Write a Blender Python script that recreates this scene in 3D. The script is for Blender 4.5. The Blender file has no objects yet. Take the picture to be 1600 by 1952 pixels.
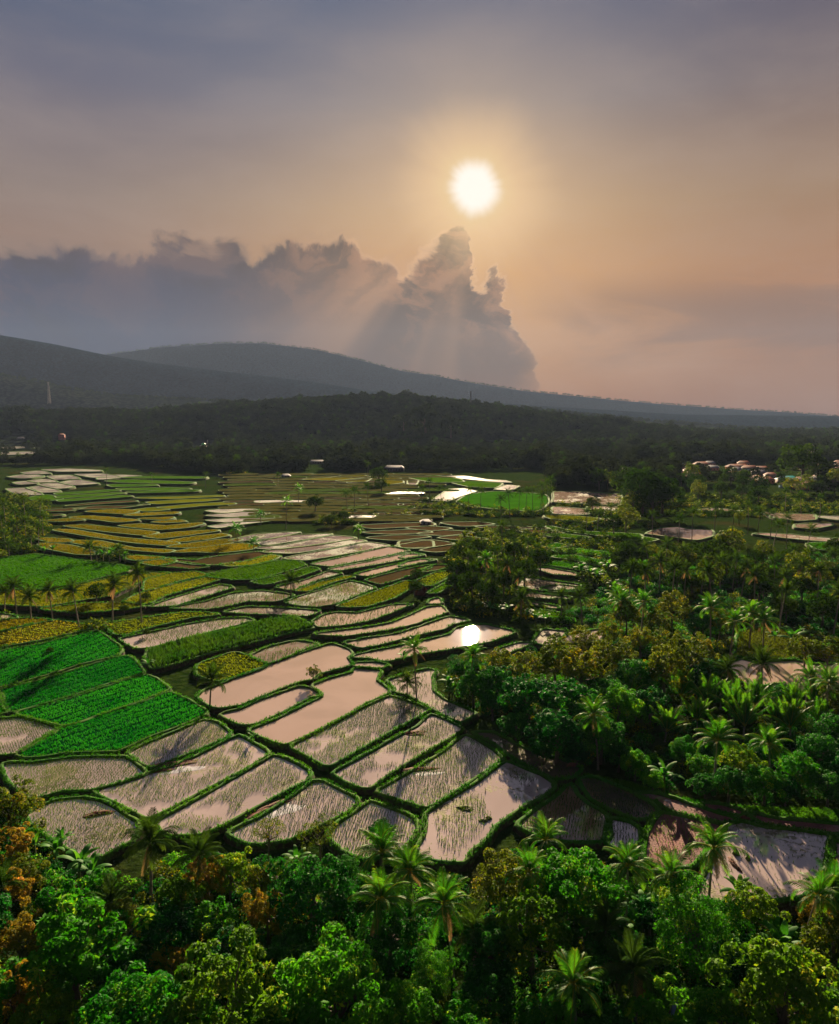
import bpy, math, random
import numpy as np
from mathutils import Vector, Matrix, Euler
rng = np.random.default_rng(7); random.seed(7)
S = bpy.context.scene
# ------------------------------------------------------------------ camera, sky, sun, exposure
F, CX, CY, HC = 1450.0, 800.0, 976.0, 60.0
PITCH = math.radians(7.1)
cam = bpy.data.cameras.new('camera'); co = bpy.data.objects.new('camera', cam); S.collection.objects.link(co)
co.location = (0, 0, HC); co.rotation_euler = (math.pi/2 - PITCH, 0, 0)
cam.sensor_fit = 'HORIZONTAL'; cam.sensor_width = 36; cam.lens = 36*F/1600; cam.clip_start = 1; cam.clip_end = 80000
S.camera = co
SP, CP = math.sin(PITCH), math.cos(PITCH)
def ray(px, py):
    u = (px-CX)/F; v = (CY-py)/F
    return np.array([u, CP + v*SP, -SP + v*CP])
def P(px, py, z=0.0):
    d = ray(px, py); t = (z-HC)/d[2]
    return np.array([t*d[0], t*d[1], z])
def azel(px, py):
    d = ray(px, py); d = d/np.linalg.norm(d)
    return math.atan2(d[0], d[1]), math.asin(d[2])
SAZ, SEL = azel(905, 358)
S.view_settings.view_transform = 'Standard'; S.view_settings.look = 'None'
S.view_settings.exposure = 2.0; S.view_settings.gamma = 1.0
S.render.engine = 'CYCLES'
S.cycles.use_denoising = True
S.cycles.max_bounces = 5; S.cycles.diffuse_bounces = 2; S.cycles.glossy_bounces = 2
S.cycles.transmission_bounces = 3; S.cycles.volume_bounces = 0; S.cycles.transparent_max_bounces = 4
S.cycles.caustics_reflective = False; S.cycles.caustics_refractive = False
S.cycles.sample_clamp_indirect = 4
sl = bpy.data.lights.new('sun', 'SUN'); sl.energy = 4.8; sl.angle = math.radians(0.6); sl.color = (1.0, 0.77, 0.50)
so = bpy.data.objects.new('sun', sl); S.collection.objects.link(so)
sd = Vector((math.sin(SAZ)*math.cos(SEL), math.cos(SAZ)*math.cos(SEL), math.sin(SEL)))
so.rotation_euler = sd.to_track_quat('Z', 'Y').to_euler(); so.location = (0, 0, 300)

class NT:
    """small helper to write shader node trees"""
    def __init__(s, tree): s.t = tree; s.n = tree.nodes; s.l = tree.links
    def new(s, typ, ins=None, **kw):
        n = s.n.new(typ)
        for k, v in kw.items(): setattr(n, k, v)
        for k, v in (ins or {}).items(): s.put(n, k, v)
        return n
    def put(s, n, k, v):
        sock = n.inputs[k]
        if isinstance(v, bpy.types.NodeSocket): s.l.new(v, sock)
        elif isinstance(v, bpy.types.Node): s.l.new(v.outputs[0], sock)
        elif isinstance(v, (tuple, list)) and sock.type == 'RGBA' and len(v) == 3: sock.default_value = (*v, 1)
        else: sock.default_value = v
    def m(s, op, a, b=None, c=None, clamp=False):
        n = s.n.new('ShaderNodeMath'); n.operation = op; n.use_clamp = clamp
        s.put(n, 0, a)
        if b is not None: s.put(n, 1, b)
        if c is not None: s.put(n, 2, c)
        return n.outputs[0]
    def mix(s, f, a, b, mode='MIX', clamp=False):
        n = s.n.new('ShaderNodeMix'); n.data_type = 'RGBA'; n.blend_type = mode; n.clamp_factor = True
        s.put(n, 0, f); s.put(n, 6, a); s.put(n, 7, b)
        return n.outputs[2]
    def rng(s, v, a, b, c=0.0, d=1.0, smooth=True):
        n = s.n.new('ShaderNodeMapRange'); n.interpolation_type = 'SMOOTHSTEP' if smooth else 'LINEAR'
        n.clamp = True
        s.put(n, 0, v); n.inputs[1].default_value = a; n.inputs[2].default_value = b
        n.inputs[3].default_value = c; n.inputs[4].default_value = d
        return n.outputs[0]
    def noise(s, vec, scale, detail=4, rough=.55, dist=0.0, out=0):
        n = s.new('ShaderNodeTexNoise', {'Scale': scale, 'Detail': float(detail), 'Roughness': rough, 'Distortion': dist})
        if vec is not None: s.put(n, 'Vector', vec)
        return n.outputs[out]
    def ramp(s, v, stops):
        n = s.n.new('ShaderNodeValToRGB'); e = n.color_ramp.elements
        while len(e) < len(stops): e.new(0.5)
        for i, (p, c) in enumerate(stops):
            e[i].position = p; e[i].color = (*c, 1)
        s.put(n, 0, v); return n.outputs[0]
    def xyz(s, x, y, z=0.0):
        n = s.n.new('ShaderNodeCombineXYZ'); s.put(n, 0, x); s.put(n, 1, y); s.put(n, 2, z); return n.outputs[0]
def lin(r, g, b):
    f = lambda c: (c/255/12.92) if c/255 <= .04045 else ((c/255+.055)/1.055)**2.4
    return (f(r), f(g), f(b))

W = bpy.data.worlds.new('World'); S.world = W; W.use_nodes = True
W.node_tree.nodes.clear(); w = NT(W.node_tree)
SKYS = 0.10; EXG = 2**S.view_settings.exposure
def sc(r, g, b):                         # colour seen -> radiance, divided by background strength and exposure
    return tuple(c/SKYS/EXG for c in lin(r, g, b))
geo = w.new('ShaderNodeTexCoord').outputs['Generated']
sep = w.new('ShaderNodeSeparateXYZ', {0: geo})
X, Y, Z = sep.outputs
AZ = w.m('ARCTAN2', X, Y); EL = w.m('ARCSINE', Z)
def el_of(py): return azel(800, py)[1]
E0, E1 = -0.05, 1.2
def elp(py): return (el_of(py)-E0)/(E1-E0)
elr = w.rng(EL, E0, E1, smooth=False)
L_ = w.ramp(elr, [(elp(790), sc(96,78,76)), (elp(480), sc(146,116,100)), (elp(400), sc(138,118,110)), (elp(200), sc(104,102,120)), (elp(0), sc(76,92,122)), (0.8, sc(48,62,100))])
M_ = w.ramp(elr, [(elp(790), sc(150,96,66)), (elp(520), sc(204,148,90)), (elp(400), sc(192,156,118)), (elp(200), sc(130,126,134)), (elp(0), sc(88,100,128)), (0.8, sc(48,62,100))])
R_ = w.ramp(elr, [(elp(790), sc(132,82,58)), (elp(560), sc(174,116,68)), (elp(400), sc(158,122,90)), (elp(200), sc(116,102,106)), (elp(0), sc(84,84,108)), (0.8, sc(48,62,100))])
azL, azM, azR = azel(60, 500)[0], azel(880, 500)[0], azel(1560, 500)[0]
base = w.mix(w.rng(AZ, azL, azM), L_, M_); base = w.mix(w.rng(AZ, azM, azR), base, R_)
# the sky behind the viewer is the dim blue evening side
back = w.rng(w.m('ABSOLUTE', AZ), 1.0, 2.6)
base = w.mix(w.m('MULTIPLY', back, .6), base, sc(56, 66, 92))
# thin high veils
v2 = w.xyz(w.m('MULTIPLY', AZ, 1.0), w.m('MULTIPLY', EL, 3.2))
veil = w.noise(v2, 3.5, 5, .6, .3)
base = w.mix(w.rng(veil, .35, .75, 0, .16), base, sc(205, 182, 165))
# distance to the sun in angle
dx = w.m('MULTIPLY', w.m('SUBTRACT', AZ, SAZ), math.cos(SEL)); dy = w.m('SUBTRACT', EL, SEL)
ang = w.m('ARCTAN2', dy, dx)
RR = w.m('SQRT', w.m('ADD', w.m('MULTIPLY', dx, dx), w.m('MULTIPLY', dy, dy)))
glow = w.m('POWER', w.rng(RR, 0.0, 0.38, 1, 0, False), 3.0)
base = w.mix(w.m('MULTIPLY', glow, .5), base, sc(250, 205, 150))
# right hand faint smoky cloud
rv = w.xyz(w.m('MULTIPLY', AZ, 2.2), w.m('MULTIPLY', EL, 7.0), 3.0)
rn = w.noise(rv, 2.0, 6, .6, .6)
re1 = w.rng(w.m('ABSOLUTE', w.m('SUBTRACT', EL, el_of(630))), 0.012, 0.075, 1, 0)
re2 = w.rng(AZ, azel(960, 600)[0], azel(1180, 600)[0])
rmask = w.m('MULTIPLY', w.m('MULTIPLY', re1, re2), w.rng(rn, .40, .62))
base = w.mix(w.m('MULTIPLY', rmask, .62), base, sc(106, 76, 68))
# the long cloud bank
warp = w.noise(w.xyz(AZ, w.m('MULTIPLY', EL, 1.3), 1.0), 10.0, 12, .62, .5, out=1)
ws = w.new('ShaderNodeSeparateColor', {0: warp})
wx = w.m('MULTIPLY', w.m('SUBTRACT', ws.outputs[0], .5), .10); wy = w.m('MULTIPLY', w.m('SUBTRACT', ws.outputs[1], .5), .11)
AZw = w.m('ADD', AZ, wx); ELw = w.m('ADD', EL, wy)
prof = [(-260,480),(0,478),(60,464),(160,468),(250,468),(330,452),(420,446),(480,470),(540,458),(600,438),(660,456),(700,482),(735,468),(775,500),(812,462),(850,438),(886,424),(896,470),(915,512),(950,500),(966,560),(995,620),(1025,690),(1060,760),(1200,800),(1900,810)]
A0, A1, B0, B1 = azel(-260, 500)[0], azel(1900, 800)[0], -0.04, 0.36
fc = w.new('ShaderNodeFloatCurve'); cv = fc.mapping.curves[0]
pts = []
for (px, py) in prof:
    a, e = azel(px, py); pts.append(((a-A0)/(A1-A0), (e-B0)/(B1-B0)))
pts[0] = (0, pts[0][1]); pts[-1] = (1, pts[-1][1])
cv.points[0].location = pts[0]; cv.points[1].location = pts[-1]
for p_ in pts[1:-1]: cv.points.new(*p_)
fc.mapping.update()
w.put(fc, 'Value', w.rng(AZw, A0, A1, smooth=False))
edge = w.m('MULTIPLY_ADD', fc.outputs[0], B1-B0, B0)
dep = w.m('SUBTRACT', edge, ELw)                       # depth under the cloud's top, radians
cvec = w.xyz(AZw, w.m('MULTIPLY', ELw, 1.15), 0.0)
vo1 = w.new('ShaderNodeTexVoronoi', {'Vector': cvec, 'Scale': 24.0}, feature='SMOOTH_F1').outputs[0]
vo2 = w.new('ShaderNodeTexVoronoi', {'Vector': cvec, 'Scale': 62.0}, feature='SMOOTH_F1').outputs[0]
bil = w.m('ADD', w.m('MULTIPLY', vo1, .65), w.m('MULTIPLY', vo2, .35))
dep = w.m('ADD', dep, w.m('MULTIPLY', w.m('SUBTRACT', .36, bil), .060))
near_sun = w.rng(RR, .03, .34, 1, 0)
cm = w.m('MULTIPLY', w.rng(dep, -0.003, 0.014), w.rng(AZw, azel(960, 600)[0], azel(1075, 600)[0], 1, 0))
cl_l = w.ramp(elr, [(elp(790), sc(20,38,62)), (elp(660), sc(18,44,82)), (elp(560), sc(42,48,80)), (elp(480), sc(84,68,74)), (elp(430), sc(118,92,82))])
cl_m = w.ramp(elr, [(elp(790), sc(104,68,58)), (elp(700), sc(64,50,60)), (elp(600), sc(48,40,56)), (elp(520), sc(58,46,50)), (elp(430), sc(76,58,50))])
ccol = w.mix(w.rng(AZ, azel(250, 600)[0], azel(760, 600)[0]), cl_l, cl_m)
puff = w.m('ADD', w.noise(w.xyz(w.m('MULTIPLY', AZw, 1.0), w.m('MULTIPLY', ELw, 1.7), 5.0), 10.0, 10, .62, .8), w.m('MULTIPLY', w.m('SUBTRACT', bil, .38), .28))
topband = w.rng(dep, 0.0, 0.15, 1, 0)
lightp = w.m('MULTIPLY', w.m('MULTIPLY', w.rng(puff, .47, .64), topband), w.m('MULTIPLY_ADD', near_sun, .85, .12))
ccol = w.mix(lightp, ccol, sc(180, 128, 96))
darkp = w.m('MULTIPLY', w.rng(puff, .36, .50, 1, 0), w.m('MULTIPLY', topband, .55))
ccol = w.mix(darkp, ccol, sc(44, 36, 48))
rim = w.m('MULTIPLY', w.rng(w.m('ABSOLUTE', w.m('SUBTRACT', dep, .006)), 0.0, .013, 1, 0), w.m('MULTIPLY_ADD', near_sun, .8, .12))
ccol = w.mix(rim, ccol, sc(246, 196, 150))
base = w.mix(w.m('MULTIPLY', cm, .96), base, ccol)
# rays fanning down from the sun behind the cloud
rayn = w.noise(w.xyz(w.m('MULTIPLY', ang, 1.6), w.m('MULTIPLY', RR, .5), 9.0), 2.0, 2, .5)
rfan = w.m('MULTIPLY', w.rng(ang, -.8, -.35, 1, 0), w.rng(ang, -2.85, -2.45))
rfan = w.m('MULTIPLY', rfan, w.m('MULTIPLY', w.rng(RR, .06, .15), w.rng(RR, .16, .42, 1, 0)))
rays = w.m('MULTIPLY', w.m('MULTIPLY', w.rng(rayn, .40, .72), rfan), .50)
base = w.mix(rays, base, sc(190, 142, 108))
# the sun itself, bloomed by thin cloud
sn = w.noise(w.xyz(w.m('MULTIPLY', w.m('COSINE', ang), 1.0), w.m('SINE', ang), 2.0), 2.2, 4, .6)
rs = w.m('DIVIDE', RR, w.m('MULTIPLY_ADD', w.m('SUBTRACT', sn, .5), .6, 1.0))
base = w.mix(w.rng(rs, .030, .115, .55, 0), base, sc(255, 214, 160))
base = w.mix(w.rng(rs, .018, .058, 1, 0), base, tuple(.85*c for c in sc(255, 222, 165)))
base = w.mix(w.rng(rs, .017, .038, 1, 0), base, tuple(1.15*c for c in sc(255, 246, 236)))
nish = w.new('ShaderNodeTexSky'); nish.sky_type = 'NISHITA'; nish.sun_disc = False
nish.sun_elevation = SEL; nish.sun_rotation = SAZ; nish.air_density = 1.6; nish.dust_density = 3
base = w.mix(.12, base, w.mix(1.0, nish.outputs[0], (.03, .03, .03), 'MULTIPLY'))
bg = w.new('ShaderNodeBackground', {0: base, 1: SKYS})
w.new('ShaderNodeOutputWorld', {0: bg.outputs[0]})

# ------------------------------------------------------------------ helpers
COL = S.collection
def link(o): COL.objects.link(o); return o
def mesh(name, V, quads=None, tris=None, mats=(), smooth=False, attr=None):
    V = np.asarray(V, dtype=np.float32).reshape(-1, 3)
    me = bpy.data.meshes.new(name)
    me.vertices.add(len(V)); me.vertices.foreach_set('co', V.ravel())
    q = np.asarray(quads if quads is not None and len(quads) else np.zeros((0, 4)), dtype=np.int32).reshape(-1, 4)
    t = np.asarray(tris if tris is not None and len(tris) else np.zeros((0, 3)), dtype=np.int32).reshape(-1, 3)
    me.loops.add(q.size + t.size)
    me.loops.foreach_set('vertex_index', np.concatenate([q.ravel(), t.ravel()]))
    me.polygons.add(len(q)+len(t))
    ls = np.concatenate([np.arange(len(q))*4, q.size + np.arange(len(t))*3]).astype(np.int32)
    me.polygons.foreach_set('loop_start', ls)
    if smooth: me.polygons.foreach_set('use_smooth', np.ones(len(ls), dtype=bool))
    if attr is not None:
        a = me.attributes.new('lr', 'FLOAT', 'POINT'); a.data.foreach_set('value', np.asarray(attr, dtype=np.float32))
    for m in mats: me.materials.append(m)
    me.update(calc_edges=True); me.validate()
    return me
class MB:
    def __init__(s): s.V = []; s.Q = []; s.T = []; s.n = 0; s.A = []
    def add(s, V, Q=None, T=None, a=0.5):
        V = np.asarray(V, float).reshape(-1, 3)
        s.V.append(V); s.A.append(np.full(len(V), a) if np.isscalar(a) else a)
        if Q is not None and len(Q): s.Q.append(np.asarray(Q)+s.n)
        if T is not None and len(T): s.T.append(np.asarray(T)+s.n)
        s.n += len(V)
    def box(s, c, d, rz=0, a=.5):
        x, y, z = np.array(d)/2
        v = np.array([[-x,-y,-z],[x,-y,-z],[x,y,-z],[-x,y,-z],[-x,-y,z],[x,-y,z],[x,y,z],[-x,y,z]])
        cr, sr = math.cos(rz), math.sin(rz)
        v = np.c_[v[:,0]*cr-v[:,1]*sr, v[:,0]*sr+v[:,1]*cr, v[:,2]] + np.array(c)
        s.add(v, [[0,3,2,1],[4,5,6,7],[0,1,5,4],[1,2,6,5],[2,3,7,6],[3,0,4,7]], a=a)
    def tube(s, pts, rad, n=7, a=.5):
        pts = np.asarray(pts, float); rad = np.broadcast_to(rad, (len(pts),))
        th = np.arange(n)/n*2*math.pi; V = []
        for i in range(len(pts)):
            d = pts[min(i+1, len(pts)-1)] - pts[max(i-1, 0)]; d = d/(np.linalg.norm(d)+1e-9)
            u = np.cross(d, [0,1,0] if abs(d[1]) < .9 else [1,0,0]); u /= np.linalg.norm(u); v = np.cross(d, u)
            V.append(pts[i] + rad[i]*(np.cos(th)[:,None]*u + np.sin(th)[:,None]*v))
        Q = [[i*n+j, i*n+(j+1)%n, (i+1)*n+(j+1)%n, (i+1)*n+j] for i in range(len(pts)-1) for j in range(n)]
        s.add(np.concatenate(V), Q, a=a)
    def mesh(s, name, mats, smooth=False):
        return mesh(name, np.concatenate(s.V), np.concatenate(s.Q) if s.Q else None, np.concatenate(s.T) if s.T else None, mats, smooth, np.concatenate(s.A))
def ob(name, me, parent=None, loc=None, kind=None, label=None, cat=None, group=None):
    o = bpy.data.objects.new(name, me); link(o)
    if parent is not None: o.parent = parent
    if loc is not None: o.location = loc
    if kind: o['kind'] = kind
    if label: o['label'] = label
    if cat: o['category'] = cat
    if group: o['group'] = group
    return o

# ------------------------------------------------------------------ materials
def mat(name):
    m = bpy.data.materials.new(name); m.use_nodes = True; m.node_tree.nodes.clear()
    return m, NT(m.node_tree)
def out(n, sh, disp=None):
    o = n.new('ShaderNodeOutputMaterial', {0: sh}); return o
def bump(n, h, dist, st=1.0):
    return n.new('ShaderNodeBump', {'Height': h, 'Distance': dist, 'Strength': st}).outputs[0]
def leafmat(name, c1, c2, c3=None, trans=.4, rough=.65, tc=None, hue=0.03, spec=.05):
    m, n = mat(name)
    a = n.new('ShaderNodeAttribute'); a.attribute_name = 'lr'; a = a.outputs['Fac']
    oi = n.new('ShaderNodeObjectInfo').outputs['Random']
    c = n.mix(a, c1, c2)
    if c3: c = n.mix(n.rng(a, .72, .98), c, c3)
    hs = n.new('ShaderNodeHueSaturation', {'Hue': n.m('MULTIPLY_ADD', oi, -hue, .5+hue*.4), 'Value': n.m('MULTIPLY_ADD', oi, .45, .78), 'Color': c}).outputs[0]
    p = n.new('ShaderNodeBsdfPrincipled', {'Base Color': hs, 'Roughness': rough})
    p.inputs['Specular IOR Level'].default_value = spec
    t = n.new('ShaderNodeBsdfTranslucent', {0: n.mix(1.0, hs, tc or (1.6,1.5,.5), 'MULTIPLY')})
    out(n, n.new('ShaderNodeMixShader', {0: trans, 1: p.outputs[0], 2: t.outputs[0]}).outputs[0])
    return m
def solid(name, c1, c2, scale=3, rough=.85, bumpd=0.03, metallic=0.0):
    m, n = mat(name)
    v = n.new('ShaderNodeTexCoord').outputs['Object']
    nz = n.noise(v, scale, 6, .6)
    p = n.new('ShaderNodeBsdfPrincipled', {'Base Color': n.mix(n.rng(nz, .35, .65), c1, c2), 'Roughness': rough, 'Normal': bump(n, nz, bumpd), 'Metallic': metallic})
    out(n, p.outputs[0]); return m
def world_pos(n): return n.new('ShaderNodeNewGeometry').outputs['Position']
MUD = (.30, .215, .165)
def watermat(name, mud=MUD, mud2=(.20,.13,.09), speck=0.0, speckc=(.05,.07,.02), ior=1.9, sscale=1.2, rough=.014):
    m, n = mat(name); pos = world_pos(n)
    big = n.noise(pos, .05, 3, .5, 1.5)
    c = n.mix(n.rng(big, .3, .7), mud, mud2)
    rip = n.noise(n.new('ShaderNodeMapping', {0: pos, 3: (1.0, 2.2, 1.0)}).outputs[0], .8, 4, .6)
    nm = bump(n, n.m('ADD', rip, n.m('MULTIPLY', n.noise(pos, .12, 2), .6)), .006, .8)
    p = n.new('ShaderNodeBsdfPrincipled', {'Base Color': c, 'Roughness': rough, 'IOR': ior, 'Normal': nm})
    sh = p.outputs[0]
    if speck > 0:
        s1 = n.noise(pos, sscale, 6, .72, .3); s2 = n.noise(pos, .07, 3, .6)
        f = n.rng(n.m('ADD', s1, n.m('MULTIPLY', n.m('SUBTRACT', s2, .5), 1.1)), .62-speck*.3, .68-speck*.3)
        nz = n.noise(pos, 4.0, 4)
        d = n.new('ShaderNodeBsdfPrincipled', {'Base Color': n.mix(n.rng(n.noise(pos, .3, 3), .35, .65), speckc, tuple(x*1.9 for x in speckc)), 'Roughness': .9, 'Normal': bump(n, nz, .15)})
        sh = n.new('ShaderNodeMixShader', {0: f, 1: sh, 2: d.outputs[0]}).outputs[0]
    out(n, sh); return m
def cropmat(name, c1, c2, rows=0.0, rdir=(0.3, 1.0), bumpd=.12, trans=.3, sc1=.35):
    m, n = mat(name); pos = world_pos(n)
    a = n.noise(pos, sc1*.25, 4, .6); b = n.noise(pos, 3.0, 5, .7)
    c = n.mix(n.rng(a, .32, .68), c1, c2)
    c = n.mix(n.rng(b, .35, .7, .55, 0), c, tuple(x*.35 for x in c1))
    h = b
    if rows:
        mp = n.new('ShaderNodeSeparateXYZ', {0: pos}); v = n.m('ADD', n.m('MULTIPLY', mp.outputs[0], rdir[0]), n.m('MULTIPLY', mp.outputs[1], rdir[1]))
        v = n.m('ADD', v, n.m('MULTIPLY', n.noise(pos, .15, 2), 1.2))
        r = n.m('SINE', n.m('MULTIPLY', v, 2*math.pi/rows)); r = n.rng(r, -.2, .7)
        c = n.mix(r, tuple(x*.35 for x in c1), c); h = n.m('ADD', h, r)
    p = n.new('ShaderNodeBsdfPrincipled', {'Base Color': c, 'Roughness': .8, 'Normal': bump(n, h, bumpd)})
    p.inputs['Specular IOR Level'].default_value = 0
    t = n.new('ShaderNodeBsdfTranslucent', {0: c, 'Normal': bump(n, h, bumpd)})
    out(n, p.outputs[0]); return m
M = {}
M['bare'] = watermat('muddy_water', (.42,.30,.24), (.35,.25,.19), ior=2.2)
M['seed'] = watermat('paddy_water', (.46,.36,.33), (.36,.28,.25), .12, (.10,.09,.04), 2.4)
M['shallow'] = watermat('shallow_water_weeds', (.20,.13,.07), (.10,.07,.035), .62, (.040,.034,.012), 1.7, 1.6)
M['murk'] = watermat('weedy_water', (.25,.17,.12), (.14,.10,.06), .40, (.030,.045,.012), 1.8, 1.3)
M['farwater'] = watermat('far_water', (.40,.29,.22), (.30,.21,.15), .10, (.04,.05,.02), 2.6, .5, .08)
M['mauve'] = watermat('stubble_water', (.11,.085,.078), (.07,.055,.048), .50, (.035,.042,.016), 1.22, .8, .4)
M['mud'] = cropmat('wet_brown_mud', (.090,.060,.028), (.060,.050,.020), bumpd=.08)
M['redmud'] = watermat('red_mud_water', (.30,.20,.18), (.18,.09,.07), .66, (.095,.028,.022), 1.8, 1.6)
M['lush'] = cropmat('emerald_rice', (.003,.055,.010), (.006,.10,.014), bumpd=.2)
M['bright'] = cropmat('bright_green_rice', (.030,.13,.003), (.05,.19,.006), bumpd=.15)
M['green'] = cropmat('green_rice', (.04,.12,.004), (.07,.16,.006), bumpd=.15)
M['olive'] = cropmat('olive_rice', (.11,.14,.006), (.17,.19,.008), bumpd=.15)
M['gold'] = cropmat('ripening_rice', (.115,.115,.004), (.18,.16,.006), bumpd=.15)
M['rows'] = cropmat('vegetable_rows', (.085,.13,.010), (.15,.17,.018), rows=1.9, bumpd=.4)
M['yellowcrop'] = cropmat('yellowing_crop', (.16,.14,.010), (.09,.15,.012), rows=1.5, rdir=(.5,1), bumpd=.4, sc1=1.2)
M['corn'] = cropmat('corn_ground', (.02,.06,.008), (.035,.08,.010), bumpd=.3)
M['meadow'] = cropmat('grassy_meadow', (.075,.085,.012), (.04,.07,.012), bumpd=.2)
M['mud2'] = cropmat('dull_brown_terrace', (.070,.055,.025), (.050,.045,.022), bumpd=.1)
M['dull2'] = cropmat('dull_green_terrace', (.045,.085,.012), (.065,.10,.016), bumpd=.1)
M['dull'] = cropmat('dull_terrace', (.060,.066,.020), (.085,.085,.022), bumpd=.15)
def bankmat():
    m, n = mat('bank_grass_earth'); pos = world_pos(n)
    a = n.noise(pos, 1.6, 5, .65); b = n.noise(pos, .06, 3)
    nrm = n.new('ShaderNodeSeparateXYZ', {0: n.new('ShaderNodeNewGeometry').outputs['Normal']}).outputs[2]
    g = n.mix(n.rng(b, .35, .65), (.022,.12,.008), (.06,.14,.010))
    dirt = n.mix(n.rng(a, .4, .7), (.035,.026,.014), (.07,.045,.025))
    c = n.mix(n.rng(n.m('MULTIPLY_ADD', a, .8, nrm), .85, 1.15), dirt, g)
    p = n.new('ShaderNodeBsdfPrincipled', {'Base Color': c, 'Roughness': .95, 'Normal': bump(n, n.noise(pos, 5, 4), .12)})
    p.inputs['Specular IOR Level'].default_value = .1
    out(n, p.outputs[0]); return m
M['bank'] = bankmat()
def groundmat():
    m, n = mat('ground_vegetation'); pos = world_pos(n)
    a = n.noise(pos, .5, 6, .65); b = n.noise(pos, .03, 4)
    c = n.mix(n.rng(a, .35, .65), (.010,.026,.005), (.026,.046,.009))
    c = n.mix(n.rng(b, .5, .7), c, (.036,.036,.012))
    p = n.new('ShaderNodeBsdfPrincipled', {'Base Color': c, 'Roughness': 1.0, 'Normal': bump(n, a, .6)})
    p.inputs['Specular IOR Level'].default_value = 0.0
    out(n, p.outputs[0]); return m
M['ground'] = groundmat()
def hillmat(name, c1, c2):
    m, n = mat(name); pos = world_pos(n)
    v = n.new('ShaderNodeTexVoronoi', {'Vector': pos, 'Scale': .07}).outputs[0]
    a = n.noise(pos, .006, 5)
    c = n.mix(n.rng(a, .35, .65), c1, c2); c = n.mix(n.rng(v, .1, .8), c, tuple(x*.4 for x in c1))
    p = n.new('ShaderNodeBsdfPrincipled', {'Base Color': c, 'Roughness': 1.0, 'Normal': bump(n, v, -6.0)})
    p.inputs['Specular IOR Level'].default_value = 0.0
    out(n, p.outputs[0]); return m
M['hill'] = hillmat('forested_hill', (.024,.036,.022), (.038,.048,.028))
M['mount'] = hillmat('mountain_forest_haze_tint', (.006,.018,.032), (.010,.026,.042))  # dark forest with the blue of distant haze put into its base colour
M['seedling'] = leafmat('rice_seedling', (.018,.055,.005), (.075,.15,.010), trans=.3, hue=.02)
M['lushblade'] = leafmat('lush_rice_blade', (.004,.12,.009), (.022,.22,.014), trans=.4, tc=(1.0,1.35,.5), hue=.01)
M['grass'] = leafmat('bank_grass', (.015,.11,.008), (.07,.19,.012), trans=.4, tc=(1.1,1.3,.5), hue=.01)
M['b_gold'] = leafmat('golden_rice_blade', (.11,.12,.004), (.20,.175,.006), trans=.4, tc=(1.2,1.1,.5), hue=.01)
M['b_olive'] = leafmat('olive_rice_blade', (.10,.13,.006), (.20,.22,.008), trans=.4, tc=(1.2,1.2,.5), hue=.01)
M['b_green'] = leafmat('green_rice_blade', (.035,.11,.004), (.07,.16,.006), trans=.4, tc=(1.1,1.2,.5), hue=.01)
M['b_bright'] = leafmat('bright_rice_blade', (.03,.13,.003), (.06,.20,.006), trans=.4, tc=(1.1,1.2,.5), hue=.01)
M['b_yellowcrop'] = leafmat('yellow_crop_leaf', (.08,.18,.008), (.30,.26,.012), trans=.4, tc=(1.2,1.1,.5), hue=.01)
M['b_rows'] = leafmat('row_crop_leaf', (.09,.18,.006), (.24,.28,.010), trans=.4, tc=(1.2,1.2,.5), hue=.01)
M['b_meadow'] = leafmat('meadow_grass', (.06,.10,.008), (.13,.16,.010), trans=.3, hue=.01)
M['cornleaf'] = leafmat('corn_leaf', (.02,.08,.010), (.06,.13,.015), trans=.4)
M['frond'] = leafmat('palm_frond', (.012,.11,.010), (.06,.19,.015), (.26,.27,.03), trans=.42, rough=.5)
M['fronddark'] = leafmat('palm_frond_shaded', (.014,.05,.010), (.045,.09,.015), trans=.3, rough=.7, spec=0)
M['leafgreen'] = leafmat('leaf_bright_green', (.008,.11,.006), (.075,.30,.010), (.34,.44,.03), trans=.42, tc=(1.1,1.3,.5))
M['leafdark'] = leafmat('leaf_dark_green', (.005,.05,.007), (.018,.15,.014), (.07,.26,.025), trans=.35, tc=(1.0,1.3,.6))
M['leafolive'] = leafmat('leaf_olive', (.025,.06,.006), (.10,.15,.008), (.30,.25,.012), trans=.4)
M['leaforange'] = leafmat('leaf_copper', (.12,.15,.010), (.30,.23,.025), (.44,.27,.05), trans=.45, tc=(1.5,1.1,.5))
M['leafyellow'] = leafmat('leaf_yellow_green', (.025,.12,.006), (.15,.29,.010), (.42,.42,.03), trans=.42, tc=(1.2,1.2,.5))
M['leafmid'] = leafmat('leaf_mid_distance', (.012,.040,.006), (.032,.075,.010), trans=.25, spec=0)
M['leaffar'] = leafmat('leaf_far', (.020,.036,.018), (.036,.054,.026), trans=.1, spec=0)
M['banana'] = leafmat('banana_leaf', (.02,.12,.012), (.05,.20,.02), (.12,.24,.04), trans=.35, rough=.6)
M['bark'] = solid('bark', (.10,.075,.05), (.055,.04,.03), 2.5)
M['palmbark'] = solid('palm_bark', (.20,.16,.125), (.12,.095,.075), 3.0)
M['roofred'] = solid('clay_roof', (.22,.085,.05), (.16,.06,.04), .6)
M['rooftin'] = solid('tin_roof', (.13,.13,.15), (.09,.09,.11), .4, .8)
M['roofteal'] = solid('teal_roof', (.03,.20,.22), (.04,.26,.27), .4, .6)
M['plaster'] = solid('pale_plaster', (.36,.33,.31), (.28,.26,.24), .5)
M['pink'] = solid('pink_plaster', (.55,.20,.17), (.48,.16,.14), .5)
M['blue'] = solid('pale_blue_plaster', (.30,.42,.52), (.26,.38,.48), .5)
M['glass'] = solid('dark_window', (.03,.035,.04), (.04,.045,.05), 1, .2, 0)
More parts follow.
